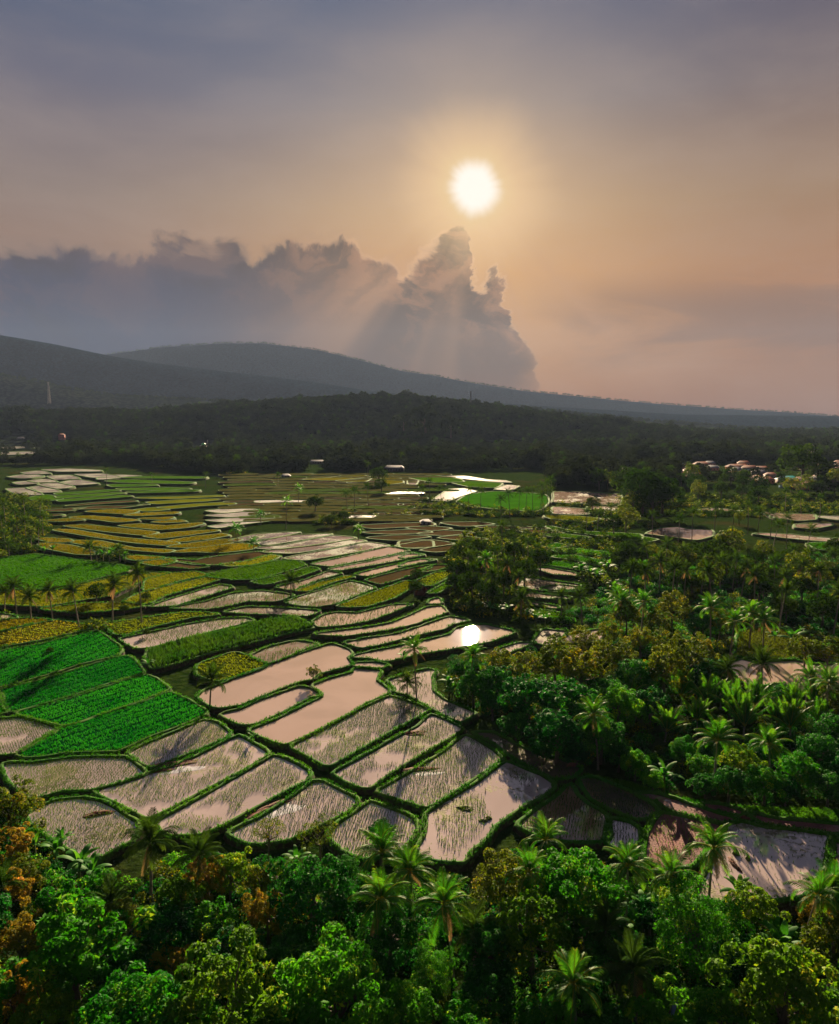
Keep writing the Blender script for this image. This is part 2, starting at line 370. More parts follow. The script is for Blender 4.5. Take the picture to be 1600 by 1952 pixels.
M['steel'] = solid('dark_steel', (.10,.09,.09), (.07,.06,.06), 2, .5)
M['domegreen'] = solid('green_dome', (.04,.45,.06), (.03,.35,.05), 1, .4)
M['debris'] = solid('rotting_straw', (.13,.04,.018), (.07,.025,.012), 2.5, .95, .2)
M['weed'] = solid('water_weed', (.10,.13,.02), (.05,.07,.015), 2.5, .95, .2)
M['foam'] = solid('algae_scum', (.30,.30,.36), (.18,.17,.21), 1.2, .75, .02)
M['lichen'] = solid('blue_grey_lichen_bark', (.16,.20,.42), (.10,.13,.26), 2.0)

# ------------------------------------------------------------------ terrain
def T(x, y):
    y = np.asarray(y, float); x = np.asarray(x, float)
    z = np.clip((y-150)*.008, 0, 7.0) + np.clip((y-1000)*.004, 0, 6)
    z = z - np.clip(96-y, 0, 80)*.10
    return z
def off(y): return .45 + .0014*np.clip(np.asarray(y, float), 0, 1500)
HILLS = []
def hill(name, D, W, sil, m, rough, seed, label, nx=220, ny=26, treeh=0.0):
    xs = []; zs = []
    for (px, py) in sil:
        d = ray(px, py); t = D/d[1]; xs.append(t*d[0]); zs.append(HC + t*d[2] - treeh)
    xs = np.array(xs); zs = np.array(zs)
    r = np.random.default_rng(seed); ph = r.uniform(0, 6.28, (14, 2)); fr = r.uniform(.6, 7, (14, 2))/D*2.2; am = 1/(np.linalg.norm(fr, axis=1)*D/3+.6)
    def f(x, y):
        x = np.asarray(x, float); y = np.asarray(y, float)
        u = (y-D)/W
        sh = np.where(u < 0, np.exp(-2.0*u*u), np.exp(-.8*u*u))
        p_ = np.interp(x, xs, zs)
        nz = sum(am[i]*np.sin(x*fr[i,0]*6+ph[i,0]+np.sin(y*fr[i,1]*4+ph[i,1])*2)*np.cos(y*fr[i,1]*6+ph[i,1]) for i in range(14))
        return p_*sh - np.clip(np.abs(u), 0, 1)*rough*np.abs(nz) - 12*np.abs(np.clip(u, -1.6, 1.6))
    HILLS.append(f)
    X = np.linspace(xs[0]-200, xs[-1]+200, nx); Yv = D + W*np.linspace(-1.5, 1.2, ny)
    XX, YY = np.meshgrid(X, Yv); ZZ = f(XX, YY)
    V = np.c_[XX.ravel(), YY.ravel(), ZZ.ravel()]
    i = np.arange(ny-1)[:, None]*nx + np.arange(nx-1)[None, :]; i = i.ravel()
    ob(name, mesh(name, V, np.c_[i, i+1, i+nx+1, i+nx], mats=[m], smooth=True), kind='structure', label=label)
hill('hill', 1900, 620, [(-700,800),(-200,790),(0,782),(150,778),(300,778),(400,768),(540,760),(640,753),(740,751),(830,756),(900,764),(1000,777),(1100,790),(1200,802),(1300,814),(1400,828),(1500,841),(1650,850),(2200,862)], M['hill'], 6, 1, 'low dark forested hill across the middle distance', treeh=13)
hill('hill', 3000, 600, [(-700,690),(0,712),(60,722),(130,738),(220,752),(420,762),(700,775),(900,776),(1000,774),(1100,786),(1250,800),(1400,812),(1600,822),(2200,840)], M['hill'], 14, 2, 'hazy wooded foothill behind the low forested hill', treeh=8)
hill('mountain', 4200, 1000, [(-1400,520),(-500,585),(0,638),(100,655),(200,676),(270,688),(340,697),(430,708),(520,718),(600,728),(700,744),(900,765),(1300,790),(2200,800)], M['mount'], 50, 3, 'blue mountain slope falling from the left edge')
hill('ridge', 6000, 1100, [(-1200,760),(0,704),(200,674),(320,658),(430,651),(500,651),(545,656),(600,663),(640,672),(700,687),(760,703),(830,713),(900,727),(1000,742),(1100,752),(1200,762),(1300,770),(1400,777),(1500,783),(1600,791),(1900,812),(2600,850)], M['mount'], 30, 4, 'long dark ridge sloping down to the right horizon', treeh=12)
def HT(x, y):
    z = T(x, y) - off(y)
    for f in HILLS[:2]: z = np.maximum(z, f(x, y))
    return z
gx = np.sinh(np.linspace(-5.2, 5.2, 150))/np.sinh(5.2)*30000
gy = np.concatenate([np.linspace(-400, 40, 8)[:-1], np.linspace(40, 1200, 150), 1200+np.geomspace(30, 29000, 30)])
GX, GY = np.meshgrid(gx, gy)
GZ = T(GX, GY) - off(GY)
i = (np.arange(len(gy)-1)[:, None]*len(gx) + np.arange(len(gx)-1)[None, :]).ravel()
ob('ground', mesh('ground', np.c_[GX.ravel(), GY.ravel(), GZ.ravel()], np.c_[i, i+1, i+len(gx)+1, i+len(gx)], mats=[M['ground']], smooth=True), kind='structure')

# ------------------------------------------------------------------ paddies
ZM = {'A': (0,1160), 'B': (380,1120), 'C': (700,1120), 'D': (0,1400), 'E': (380,1400), 'G': (780,1380), 'H': (1180,1400), 'I': (0,860), 'J': (400,860), 'K': (780,860), 'L': (1180,860), 'M': (1180,1120), 'p': None}
FL = []   # zoom, type, points, extra
def fd(z, typ, pts, **k): FL.append((z, typ, pts, k))
fd('A','lush',[(-150,350),(300,265),(500,215),(690,172),(725,185),(862,285),(868,320),(830,348),(560,412),(300,495),(-150,600)], d='topmost of the emerald rice terraces on the left')
fd('A','lush',[(10,598),(300,530),(560,450),(830,370),(920,352),(965,380),(1030,470),(800,540),(540,625),(270,705),(120,745),(70,750),(40,715),(25,650)], d='second emerald rice terrace, rounded at its left end')
fd('A','lush',[(140,765),(300,722),(560,648),(830,560),(1060,490),(1215,590),(1100,640),(900,715),(650,795),(520,845),(460,850)], d='third emerald rice terrace, narrow and pointed at the left')
fd('A','lush',[(-150,640),(-10,625),(8,690),(38,758),(-150,800)], d='small emerald rice corner at the left edge')
fd('A','lush',[(140,1065),(430,885),(560,850),(830,755),(1050,690),(1230,620),(1480,745),(1480,775),(1300,850),(1050,945),(900,1015),(850,1035),(700,1040),(480,1045),(330,1075),(200,1080)], d='largest and lowest emerald rice terrace')
fd('A','seed',[(-150,1080),(0,1062),(110,1055),(405,885),(300,838),(150,800),(0,810),(-150,840)], dens=1.2, d='seedling paddy left of the largest emerald terrace')
fd('A','yellowcrop',[(-150,300),(0,282),(300,230),(500,185),(640,150),(630,130),(400,92),(200,138),(-150,225)], d='yellowing crop field above the emerald terraces')
fd('A','gold',[(-150,200),(200,118),(370,92),(300,82),(130,80),(-150,128)], d='small tawny plot behind the yellowing crop')
fd('A','seed',[(-150,100),(110,70),(60,48),(-150,35)], dens=.3, d='thin flooded strip at the left edge')
fd('D','seed',[(40,225),(250,220),(480,185),(700,175),(900,180),(950,205),(1040,290),(960,318),(800,366),(660,400),(470,405),(230,462),(80,330)], dens=1.4, d='wide seedling paddy under the emerald terraces')
fd('p','seed',[(250,1436),(275,1422),(340,1396),(390,1374),(412,1380),(434,1397),(428,1406),(380,1427),(330,1447),(290,1462),(276,1456),(260,1444)], dens=1.3, d='seedling paddy right under the largest emerald terrace')
fd('p','seed',[(184,1508),(232,1497),(275,1480),(330,1464),(380,1442),(435,1414),(456,1406),(475,1416),(502,1432),(508,1438),(498,1446),(440,1479),(380,1509),(320,1542),(284,1558),(276,1555),(230,1531)], dens=1.0, thin=.8, d='seedling paddy with red straw and pale scum')
fd('p','seed',[(300,1569),(340,1548),(380,1526),(440,1491),(500,1457),(524,1443),(560,1457),(583,1470),(587,1477),(580,1488),(540,1508),(480,1541),(420,1573),(385,1588),(330,1591),(317,1586)], dens=1.1, thin=.9, d='long seedling paddy rounded at its right end')
fd('D','seed',[(215,585),(300,532),(400,492),(560,475),(700,492),(800,532),(900,600),(970,645),(985,700),(930,780),(800,842),(690,905),(560,855),(400,755),(250,655)], dens=1.5, d='dense seedling paddy with a red straw heap, lower left')
fd('E','seed',[(460,610),(650,490),(830,357),(900,355),(1000,408),(1100,458),(1130,485),(1125,507),(1050,568),(900,640),(640,760),(450,788),(360,785),(240,722)], dens=1.0, d='seedling paddy with bluish scum beside the dark trees')
fd('E','seed',[(1250,500),(1330,530),(1450,575),(1545,625),(1565,680),(1530,750),(1440,840),(1200,900),(1060,840),(970,760),(975,700),(1090,610),(1180,552)], dens=1.3, d='brown stubble paddy above the front palms')
fd('p','seed',[(560,1424),(600,1402),(640,1381),(700,1349),(745,1329),(765,1335),(800,1348),(813,1354),(788,1369),(720,1407),(660,1441),(628,1459),(619,1457),(592,1442)], dens=1.3, d='long seedling paddy below the open muddy pond')
fd('p','seed',[(641,1475),(680,1453),(740,1419),(800,1385),(824,1365),(850,1375),(878,1389),(874,1395),(828,1422),(768,1457),(720,1488),(702,1502),(686,1499),(657,1486)], dens=1.1, thin=.7, d='seedling paddy holding a brown floating weed island')
fd('p','seed',[(724,1510),(762,1488),(802,1465),(852,1433),(888,1404),(905,1412),(938,1432),(953,1446),(932,1463),(888,1492),(858,1512),(828,1531),(812,1538),(782,1529),(747,1518)], dens=1.5, d='blue tinted seedling paddy with straw at its edge')
fd('G','seed',[(140,660),(310,548),(505,440),(710,285),(800,322),(945,380),(1028,435),(1028,468),(940,532),(820,592),(690,680),(590,750),(550,830),(430,920),(382,1000),(165,980),(135,955),(82,950),(82,900),(130,820),(145,740)], dens=1.0, thin=1.5, d='large half open pond with scattered seedlings and weed')
fd('B','bare',[(60,745),(155,712),(460,588),(700,498),(960,415),(1080,455),(1100,482),(1065,510),(1088,545),(1098,565),(960,600),(860,630),(815,670),(740,680),(600,730),(430,796),(300,850),(150,875),(95,862),(15,815),(5,785)], d='upper long open muddy pond beside the lone palm')
fd('B','bare',[(170,922),(300,893),(440,828),(600,773),(730,728),(800,738),(868,780),(860,790),(795,802),(700,850),(560,920),(400,990),(312,996),(205,950)], d='narrow open muddy pond under the small round tree')
fd('B','bare',[(380,1042),(560,970),(700,900),(825,838),(908,795),(900,768),(840,725),(845,710),(960,665),(1125,620),(1135,595),(1310,608),(1290,640),(1280,680),(1358,740),(1368,765),(1195,842),(1095,910),(945,990),(795,1070),(620,1135),(505,1100)], d='widest open muddy pond in the middle of the valley')
fd('B','bare',[(1135,552),(1280,548),(1370,567),(1320,584),(1130,572)], d='tiny curved pool between two low banks')
fd('p','bare',[(674,1254),(682,1249),(721,1241),(768,1232),(775,1228),(818,1221),(860,1210),(872,1199),(900,1193),(926,1192),(980,1205),(974,1209),(934,1223),(898,1230),(856,1238),(803,1246),(745,1260),(735,1260),(700,1254)], d='pond that mirrors the glaring sun')
fd('p','bare',[(660,1226),(700,1218),(760,1209),(779,1203),(818,1190),(857,1177),(893,1183),(860,1191),(843,1200),(803,1209),(777,1215),(726,1229),(692,1235),(679,1233)], dens=.12, d='curving flooded terrace above the sunlit pond')
fd('p','bare',[(602,1209),(650,1203),(700,1197),(745,1189),(785,1173),(815,1159),(840,1156),(850,1167),(828,1176),(789,1190),(749,1199),(699,1207),(655,1213),(640,1212)], d='second curving flooded terrace above the sunlit pond')
fd('C','bare',[(462,95),(518,80),(530,118),(455,122)], d='tiny bright pool below the grove')
fd('B','bare',[(832,250),(920,200),(1000,185),(1150,190),(1300,155),(1400,130),(1540,125),(1480,145),(1350,200),(1200,250),(1000,280),(872,286)], dens=.5, d='topmost curving flooded terrace with thin seedlings')
fd('p','corn',[(284,1240),(380,1214),(420,1207),(480,1192),(520,1181),(560,1178),(586,1190),(596,1197),(560,1205),(480,1225),(400,1245),(330,1266),(294,1275),(282,1260)], tall=1, d='dark leafy crop field left of the curving terraces')
fd('p','seed',[(232,1219),(302,1204),(354,1192),(420,1181),(468,1179),(480,1183),(448,1193),(398,1205),(338,1221),(290,1234),(264,1237)], dens=.8, thin=.4, d='flooded seedling strip above the dark crop field')
fd('A','rows',[(770,115),(1000,82),(1300,38),(1500,38),(1580,48),(1400,68),(1100,138),(900,196),(845,190)], d='olive field with ridged rows beside the palm row')
fd('B','shallow',[(190,180),(350,145),(540,150),(860,172),(780,208),(560,198),(350,192)], d='brown weedy terrace with a tiny dry patch')
fd('B','murk',[(-200,150),(60,103),(250,45),(450,28),(680,57),(600,88),(560,102),(350,102),(200,137),(60,158)], dens=.5, d='dull seedling terrace behind the brown weedy one')
fd('B','murk',[(630,108),(750,63),(900,18),(1100,-42),(1270,3),(1150,53),(980,122),(850,140),(700,128)], dens=.6, d='glinting seedling terrace with a mud heap')
fd('B','olive',[(1010,140),(1150,83),(1300,28),(1500,-42),(1590,-30),(1400,82),(1200,142),(1100,147)], d='mossy green terrace above the flooded curves')
fd('B','rows',[(0,565),(250,480),(370,515),(478,570),(350,622),(180,672),(120,682),(0,635)], d='vegetable rows beside the lone palm')
fd('B','murk',[(380,500),(500,440),(700,392),(850,412),(700,472),(500,550)], dens=.8, d='small stubble plot beside the vegetable rows')
fd('C','seed',[(165,680),(300,630),(450,600),(490,606),(460,650),(470,755),(550,818),(695,878),(775,912),(735,942),(680,973),(600,940),(480,880),(380,820),(300,780),(210,762),(222,740)], dens=.35, weed=1, d='weedy pond under the tall twin palms')
fd('G','shallow',[(480,70),(600,70),(760,150),(900,210),(1100,270),(1235,325),(1175,380),(1060,395),(955,342),(805,262),(735,222),(628,136)], dens=.5, d='dark weedy paddy curving round the big trees')
fd('G','shallow',[(1100,520),(1170,450),(1212,525),(1300,592),(1412,660),(1428,760),(1418,840),(1250,850),(1100,840),(900,790),(812,738),(905,655)], dens=1.0, d='reddish weedy paddy in front of the round banks')
fd('p','shallow',[(1109,1486),(1130,1484),(1180,1504),(1213,1518),(1250,1545),(1233,1557),(1215,1560),(1172,1544),(1132,1523)], dens=1.5, d='small seedling paddy between two bright banks')
fd('p','seed',[(1169,1565),(1200,1571),(1214,1582),(1216,1600),(1190,1622),(1164,1608)], dens=1.5, d='tiny seedling paddy between front palms and banks')
fd('p','redmud',[(1265,1553),(1310,1561),(1371,1575),(1368,1590),(1346,1610),(1316,1647),(1270,1657),(1236,1638),(1239,1592)], dens=.6, d='ploughed red mud paddy with water in the furrows')
fd('H','redmud',[(130,440),(250,440),(400,480),(550,530),(700,580),(850,620),(740,632),(550,592),(380,550),(300,492)], d='red mud strip with glinting puddles')
fd('H','redmud',[(600,510),(750,520),(885,562),(870,582),(700,552)], d='short dry red mud strip below the trees')
fd('H','redmud',[(970,590),(1200,630),(1750,680),(1750,735),(1300,685),(1060,645)], d='long red mud strip running to the right edge')
fd('H','seed',[(800,668),(900,648),(1000,673),(1080,690),(1300,710),(1475,728),(1522,750),(1518,850),(1490,975),(1470,1055),(1300,1170),(900,1210),(580,1190),(635,1050),(712,900),(770,755)], dens=.55, fine=1, d='pale square pond with sparse seedlings at right')
fd('H','redmud',[(1575,780),(1760,780),(1760,1050),(1550,1000)], d='red mud plot at the right edge')
# middle distance
fd('I','bright',[(-150,800),(250,755),(600,798),(940,845),(920,876),(800,902),(600,952),(400,992),(200,1007),(-150,985)], d='smooth bright green rice field behind the palm row')
fd('I','olive',[(-150,1060),(100,1018),(400,1018),(600,970),(900,908),(1220,886),(1000,958),(800,1052),(640,1078),(320,1130),(-150,1105)], d='olive rice field behind the palm row')
fd('I','olive',[(1010,1040),(1300,965),(1510,922),(1590,937),(1500,965),(1200,1052),(1060,1112),(910,1095)], d='olive rice field right of the tallest row palm')
fd('I','olive',[(1070,930),(1240,892),(1420,882),(1500,905),(1300,943),(1060,1017)], d='upper olive rice field right of the row palms')
fd('I','olive',[(310,1150),(640,1110),(1000,1110),(1035,1130),(900,1153),(600,1175)], d='thin olive strip under the palm row')
fd('I','seed',[(1090,1132),(1300,1060),(1600,975),(1685,990),(1500,1052),(1270,1122)], dens=.9, d='pale seedling terrace right of the palm row')
fd('J','green',[(0,892),(200,856),(480,802),(620,797),(690,830),(560,872),(330,932),(200,937),(0,917)], d='green terrace with a strip of open water')
fd('J','green',[(310,950),(560,897),(730,847),(790,860),(650,912),(400,972)], d='narrow green terrace under the glinting one')
fd('J','murk',[(490,990),(700,937),(870,877),(950,890),(800,933),(640,992),(600,1012)], d='seedling terrace with a small palm on its bank')
fd('J','mud',[(-330,782),(-110,800),(0,777),(350,736),(420,750),(300,783),(80,822),(-100,818)], d='dry brown terrace with a pale patch')
fd('J','olive',[(100,825),(300,805),(440,761),(482,767),(400,803),(280,829),(150,832)], d='thin olive terrace below the dry brown one')
fd('I','mud',[(1190,835),(1300,812),(1490,840),(1400,853)], d='small dark brown plot beside the golden ones')
for p_ in [[(170,650),(350,606),(630,590),(400,634),(200,654)],[(340,668),(600,616),(860,604),(640,645),(420,679)],[(360,703),(560,685),(900,617),(1030,628),(800,674),(480,709)],[(410,730),(700,695),(1060,646),(1105,652),(900,694),(600,739)],[(570,778),(900,716),(1150,667),(1275,687),(1050,729),(700,788)]]:
    fd('J','murk',p_)
for p_ in [[(755,820),(1000,767),(1300,698),(1435,722),(1150,783),(880,833)],[(875,857),(1150,807),(1460,738),(1515,760),(1250,813),(950,863)],[(1060,898),(1250,848),(1540,788),(1600,796),(1400,843),(1150,908)]]:
    fd('J','bare',p_)
fd('J','mud',[(1140,938),(1400,868),(1600,830),(1600,850),(1400,922),(1240,967)])
fd('J','olive',[(632,1018),(800,958),(1000,913),(1045,916),(900,953),(700,1022)])
for p_ in [[(330,505),(520,492),(585,500),(480,510)],[(530,480),(650,474),(985,503),(870,515),(700,495)],[(490,543),(620,541),(880,566),(1115,591),(1060,609),(800,584)],[(410,572),(520,575),(850,631),(1250,665),(1275,675),(1200,682),(950,659),(650,614)],[(510,654),(700,656),(950,706),(1235,724),(1205,736),(900,709),(600,674)],[(310,674),(480,686),(640,726),(690,750),(560,744),(350,704)],[(300,634),(480,645),(490,660),(380,659)],[(890,542),(1000,533),(1200,546),(1455,525),(1350,554),(1170,569)],[(1075,618),(1300,591),(1565,577),(1400,604),(1180,632)],[(1245,652),(1450,621),(1600,606),(1640,612),(1500,639),(1300,659)],[(1245,695),(1450,666),(1600,646),(1735,644),(1650,669),(1400,699)],[(1285,732),(1450,706),(1750,675),(1855,692),(1800,714),(1600,735),(1450,729)],[(930,465),(1100,450),(1280,445),(1250,456),(1020,469)],[(1030,490),(1150,486),(1240,482),(1200,496)],[(1130,514),(1300,505),(1330,512),(1200,520)],[(940,765),(1165,778),(1000,790),(955,782)],[(1055,810),(1220,790),(1250,801),(1160,829)],[(650,438),(830,426),(985,434),(920,455)]]:
    fd('I','gold',p_)
for p_ in [[(500,397),(700,375),(955,360),(975,366),(800,377)],[(320,433),(500,417),(600,409),(480,434)],[(310,462),(435,462),(380,470)],[(560,420),(700,402),(1000,398),(1080,385),(860,412)]]:
    fd('I','mud',p_)
for p_ in [[(425,307),(650,293),(845,280),(845,288),(650,302),(440,315)],[(435,327),(650,316),(860,302),(890,306),(700,325),(450,339)],[(445,354),(650,341),(900,323),(940,329),(700,347),(460,364)],[(870,272),(1200,268),(1360,272),(1200,282),(935,282)],[(945,297),(1250,288),(1430,283),(1400,292),(1000,302)],[(810,244),(1100,243),(1120,250),(850,258)],[(790,216),(950,209),(1390,227),(1350,236),(900,226)],[(910,191),(1100,184),(1480,187),(1450,197),(1000,195)],[(200,345),(330,320),(430,350),(330,360)]]:
    fd('I','green',p_)
for p_ in [[(1010,340),(1300,333),(1600,323),(1600,329),(1250,345)],[(1090,371),(1350,354),(1600,349),(1500,362),(1150,382)],[(1170,410),(1400,388),(1640,374),(1690,385),(1450,397),(1250,416)],[(1000,425),(1160,410),(1200,425),(1080,435)]]:
    fd('I','olive',p_)
for p_ in [[(330,133),(500,128),(700,138),(710,146),(450,147)],[(180,155),(280,143),(340,163),(230,167)],[(80,185),(200,169),(290,180),(180,196)],[(230,214),(330,204),(390,223),(290,226)],[(220,266),(290,254),(410,290),(340,301)],[(300,241),(420,229),(510,260),(440,271)],[(70,272),(180,266),(280,317),(160,317)],[(120,226),(180,219),(250,235),(160,241)],[(370,181),(480,174),(550,199),(430,206)],[(570,167),(720,164),(840,185),(700,191)],[(460,226),(560,209),(690,235),(560,246)],[(740,205),(900,185),(1000,180),(860,172),(740,190)]]:
    fd('I','mauve',p_)
for p_ in [[(0,432),(200,414),(320,426),(100,447)],[(0,467),(250,444),(410,452),(150,477)],[(0,502),(250,484),(430,474),(490,482),(150,515)],[(20,545),(300,505),(470,500),(250,527),(60,555)]]:
    fd('J','mauve',p_)
for p_ in [[(700,205),(880,194),(1050,170),(1140,186),(900,211)],[(940,216),(1100,205),(1150,199),(1100,221)],[(1268,195),(1365,199),(1380,229),(1295,240)]]:
    fd('J','gold',p_)
for k in range(17):
    yy = 904 + k*4.6 + .05*k*k; x = 424 + (k % 3)*9 + (38 if k > 12 else 0)
    while x < 770 + 8*(k % 4):
        L = random.uniform(55, 120); h = random.uniform(.9, 1.5)+.06*k
        if True:
            fd('p', random.choice(['dull','dull','dull','mud2','dull','dull2','mauve' if random.random() < .4 else 'dull']), [(x, yy+random.uniform(-.6,.6)), (x+L*.5, yy-1.2), (x+L-3, yy+random.uniform(-1.5,.5)), (x+L-4, yy+h), (x+L*.5, yy+h), (x+1, yy+h+1)], bw=.45)
        x += L
for z, t, p_ in [('K','green',[(20,192),(180,179),(345,203),(370,222),(200,226)]),('K','green',[(305,220),(480,220),(650,234),(600,264),(450,256)]),('K','farwater',[(630,278),(720,245),(790,253),(730,284)]),('K','farwater',[(265,182),(400,179),(560,204),(690,212),(735,228),(600,220),(400,201)]),('K','farwater',[(180,358),(225,322),(300,275),(400,270),(485,291),(380,324),(270,364)]),('K','farwater',[(0,240),(0,205),(60,215),(40,245)]),
  ('K','bright',[(370,368),(455,314),(640,295),(960,314),(990,368),(900,434),(600,414),(440,394)]),('K','farwater',[(1060,332),(1060,295),(1180,293),(1400,303),(1530,313),(1520,390),(1300,385),(1060,370)]),('K','farwater',[(1060,455),(1060,405),(1270,420),(1290,460)]),('K','farwater',[(1310,400),(1520,405),(1490,432),(1320,425)]),('K','farwater',[(1375,484),(1490,503),(1490,516),(1400,512)]),('K','olive',[(1010,470),(1200,475),(1360,490),(1300,510),(1050,490)]),
  ('K','green',[(1015,548),(1200,585),(1650,605),(1650,640),(1300,600),(1050,565)]),('K','green',[(1005,612),(1100,604),(1290,626),(1200,632)]),('K','bright',[(995,690),(1080,674),(1150,682),(1050,701)]),('K','bright',[(1065,722),(1200,715),(1490,747),(1470,764),(1250,745)]),('K','bright',[(1065,768),(1200,765),(1450,812),(1400,829),(1200,785)]),('K','bright',[(970,820),(1100,810),(1250,836),(1405,880),(1350,884),(1150,844)]),
  ('K','farwater',[(910,852),(1000,850),(1195,884),(1215,905),(1050,895)]),('K','murk',[(790,978),(855,916),(960,936),(1240,974),(1210,1004),(950,1013)]),('K','farwater',[(960,1000),(1090,975),(1230,990),(1200,1020),(1020,1022)]),('K','murk',[(800,1023),(950,1040),(1170,1063),(1145,1075),(850,1065)]),('K','farwater',[(850,1093),(1090,1133),(1070,1145),(855,1108)]),('K','green',[(890,1153),(1080,1175),(1070,1213),(905,1195)]),
  ('K','mud',[(10,560),(150,550),(280,561),(180,575)]),('K','mud',[(90,600),(250,580),(445,591),(260,610)]),('K','mud',[(240,630),(350,620),(545,640),(400,645)]),('K','mud',[(-40,660),(150,650),(295,671),(150,694),(-30,698)]),('K','mud',[(110,720),(330,686),(330,716),(200,730)]),('K','mud',[(260,522),(500,519),(590,530),(400,543)]),('K','mud',[(510,550),(700,549),(990,560),(700,566)]),('K','mud',[(770,562),(1000,580),(1095,591),(900,596)]),
  ('K','bare',[(-60,772),(0,750),(100,752),(0,775)]),('K','bare',[(-60,835),(0,804),(120,785),(190,787),(80,811)]),('K','mud',[(90,878),(200,835),(310,834),(200,860)]),('K','rows',[(60,948),(200,886),(300,876),(312,900),(150,982)]),('K','green',[(140,1038),(300,946),(362,926),(352,956),(200,1032)]),
  ('J','mud',[(1080,545),(1350,529),(1600,524),(1600,538),(1200,560)]),('J','mud',[(1140,590),(1450,575),(1590,590),(1300,600)]),('J','mud',[(1170,630),(1400,615),(1570,622),(1350,645)]),('J','mud',[(1380,689),(1560,656),(1590,655),(1590,696),(1450,704)]),
  ('L','farwater',[(210,600),(300,560),(420,550),(500,565),(670,574),(670,616),(560,644),(400,624)]),('L','farwater',[(990,600),(1080,595),(1250,605),(1450,626),(1800,645),(1800,672),(1350,645),(1200,630)]),('L','farwater',[(1050,444),(1200,454),(1410,459),(1420,496),(1300,505),(1150,485)]),('L','farwater',[(1290,533),(1400,525),(1540,525),(1530,541),(1400,564),(1300,556)]),('L','mauve',[(1450,474),(1800,474),(1800,510),(1570,496)]),('L','farwater',[(590,422),(700,414),(890,432),(850,437),(620,432)]),
  ('L','green',[(-30,608),(130,620),(255,641),(200,654),(0,636)]),('L','bright',[(1400,674),(1500,669),(1800,696),(1800,735),(1480,714)]),('M','bare',[(800,562),(900,526),(1000,551),(1280,536),(1430,566),(1800,566),(1800,900),(1440,812),(1200,694),(1000,714),(910,694)]),('M','meadow',[(860,495),(880,335),(1000,295),(1300,325),(1490,400),(1390,500),(1200,520),(950,512)]),
  ('C','seed',[(950,458),(1100,408),(1190,406),(1000,482)]),('C','seed',[(1215,398),(1285,310),(1435,324),(1370,392),(1290,420)]),('C','seed',[(1395,398),(1500,337),(1700,310),(1700,380),(1480,412)]),
  ('L','green',[(110,95),(270,99),(235,126),(125,126)]),('L','green',[(1490,124),(1700,119),(1700,170),(1560,176)]),('p','farwater',[(905,829),(985,833),(1020,836),(960,837)]),('p','dull',[(905,840),(1000,842),(1050,846),(930,848)]),('p','dull',[(0,872),(60,870),(90,874),(20,878)]),('p','mauve',[(0,862),(50,861),(80,864),(10,867)]),('p','mauve',[(0,852),(40,851),(70,853),(10,856)]),('p','dull',[(0,843),(40,842),(60,844),(5,846)]),('p','green',[(1130,884),(1180,882),(1190,890),(1140,892)]),('p','green',[(1060,862),(1110,860),(1130,866),(1075,868)])]:
    fd(z, t, p_)
FPOLY = []   # photo-pixel polygons for rejecting scattered plants
def smooth_poly(pts, step):
    pts = np.asarray(pts, float); n = len(pts); o = []
    for i in range(n):
        p0, p1, p2, p3 = pts[i-1], pts[i], pts[(i+1) % n], pts[(i+2) % n]
        L = np.linalg.norm(p2-p1); k = max(2, min(40, int(L/step)))
        # tension keeps corners from overshooting
        t1 = (p2-p0)*.5*min(1, L/(np.linalg.norm(p2-p0)+1e-6))*.55; t2 = (p3-p1)*.5*min(1, L/(np.linalg.norm(p3-p1)+1e-6))*.55
        for j in range(k):
            t = j/k; h = [2*t**3-3*t*t+1, t**3-2*t*t+t, -2*t**3+3*t*t, t**3-t*t]
            o.append(h[0]*p1 + h[1]*t1 + h[2]*p2 + h[3]*t2)
    return np.array(o)
def inside(poly, x, y):
    x = np.asarray(x); y = np.asarray(y); r = np.zeros(x.shape, bool); n = len(poly)
    for i in range(n):
        x1, y1 = poly[i][:2]; x2, y2 = poly[(i+1) % n][:2]
        if y1 == y2: continue
        c = ((y1 > y) != (y2 > y)) & (x < (x2-x1)*(y-y1)/(y2-y1)+x1); r ^= c
    return r
def vnoise(x, y, s, seed=0):
    r = np.random.default_rng(seed); tab = r.uniform(0, 1, (64, 64))
    x = x/s; y = y/s; xi = np.floor(x).astype(int); yi = np.floor(y).astype(int); fx = x-xi; fy = y-yi
    fx = fx*fx*(3-2*fx); fy = fy*fy*(3-2*fy); g = lambda a, b: tab[a % 64, b % 64]
    return (g(xi,yi)*(1-fx)+g(xi+1,yi)*fx)*(1-fy)+(g(xi,yi+1)*(1-fx)+g(xi+1,yi+1)*fx)*fy
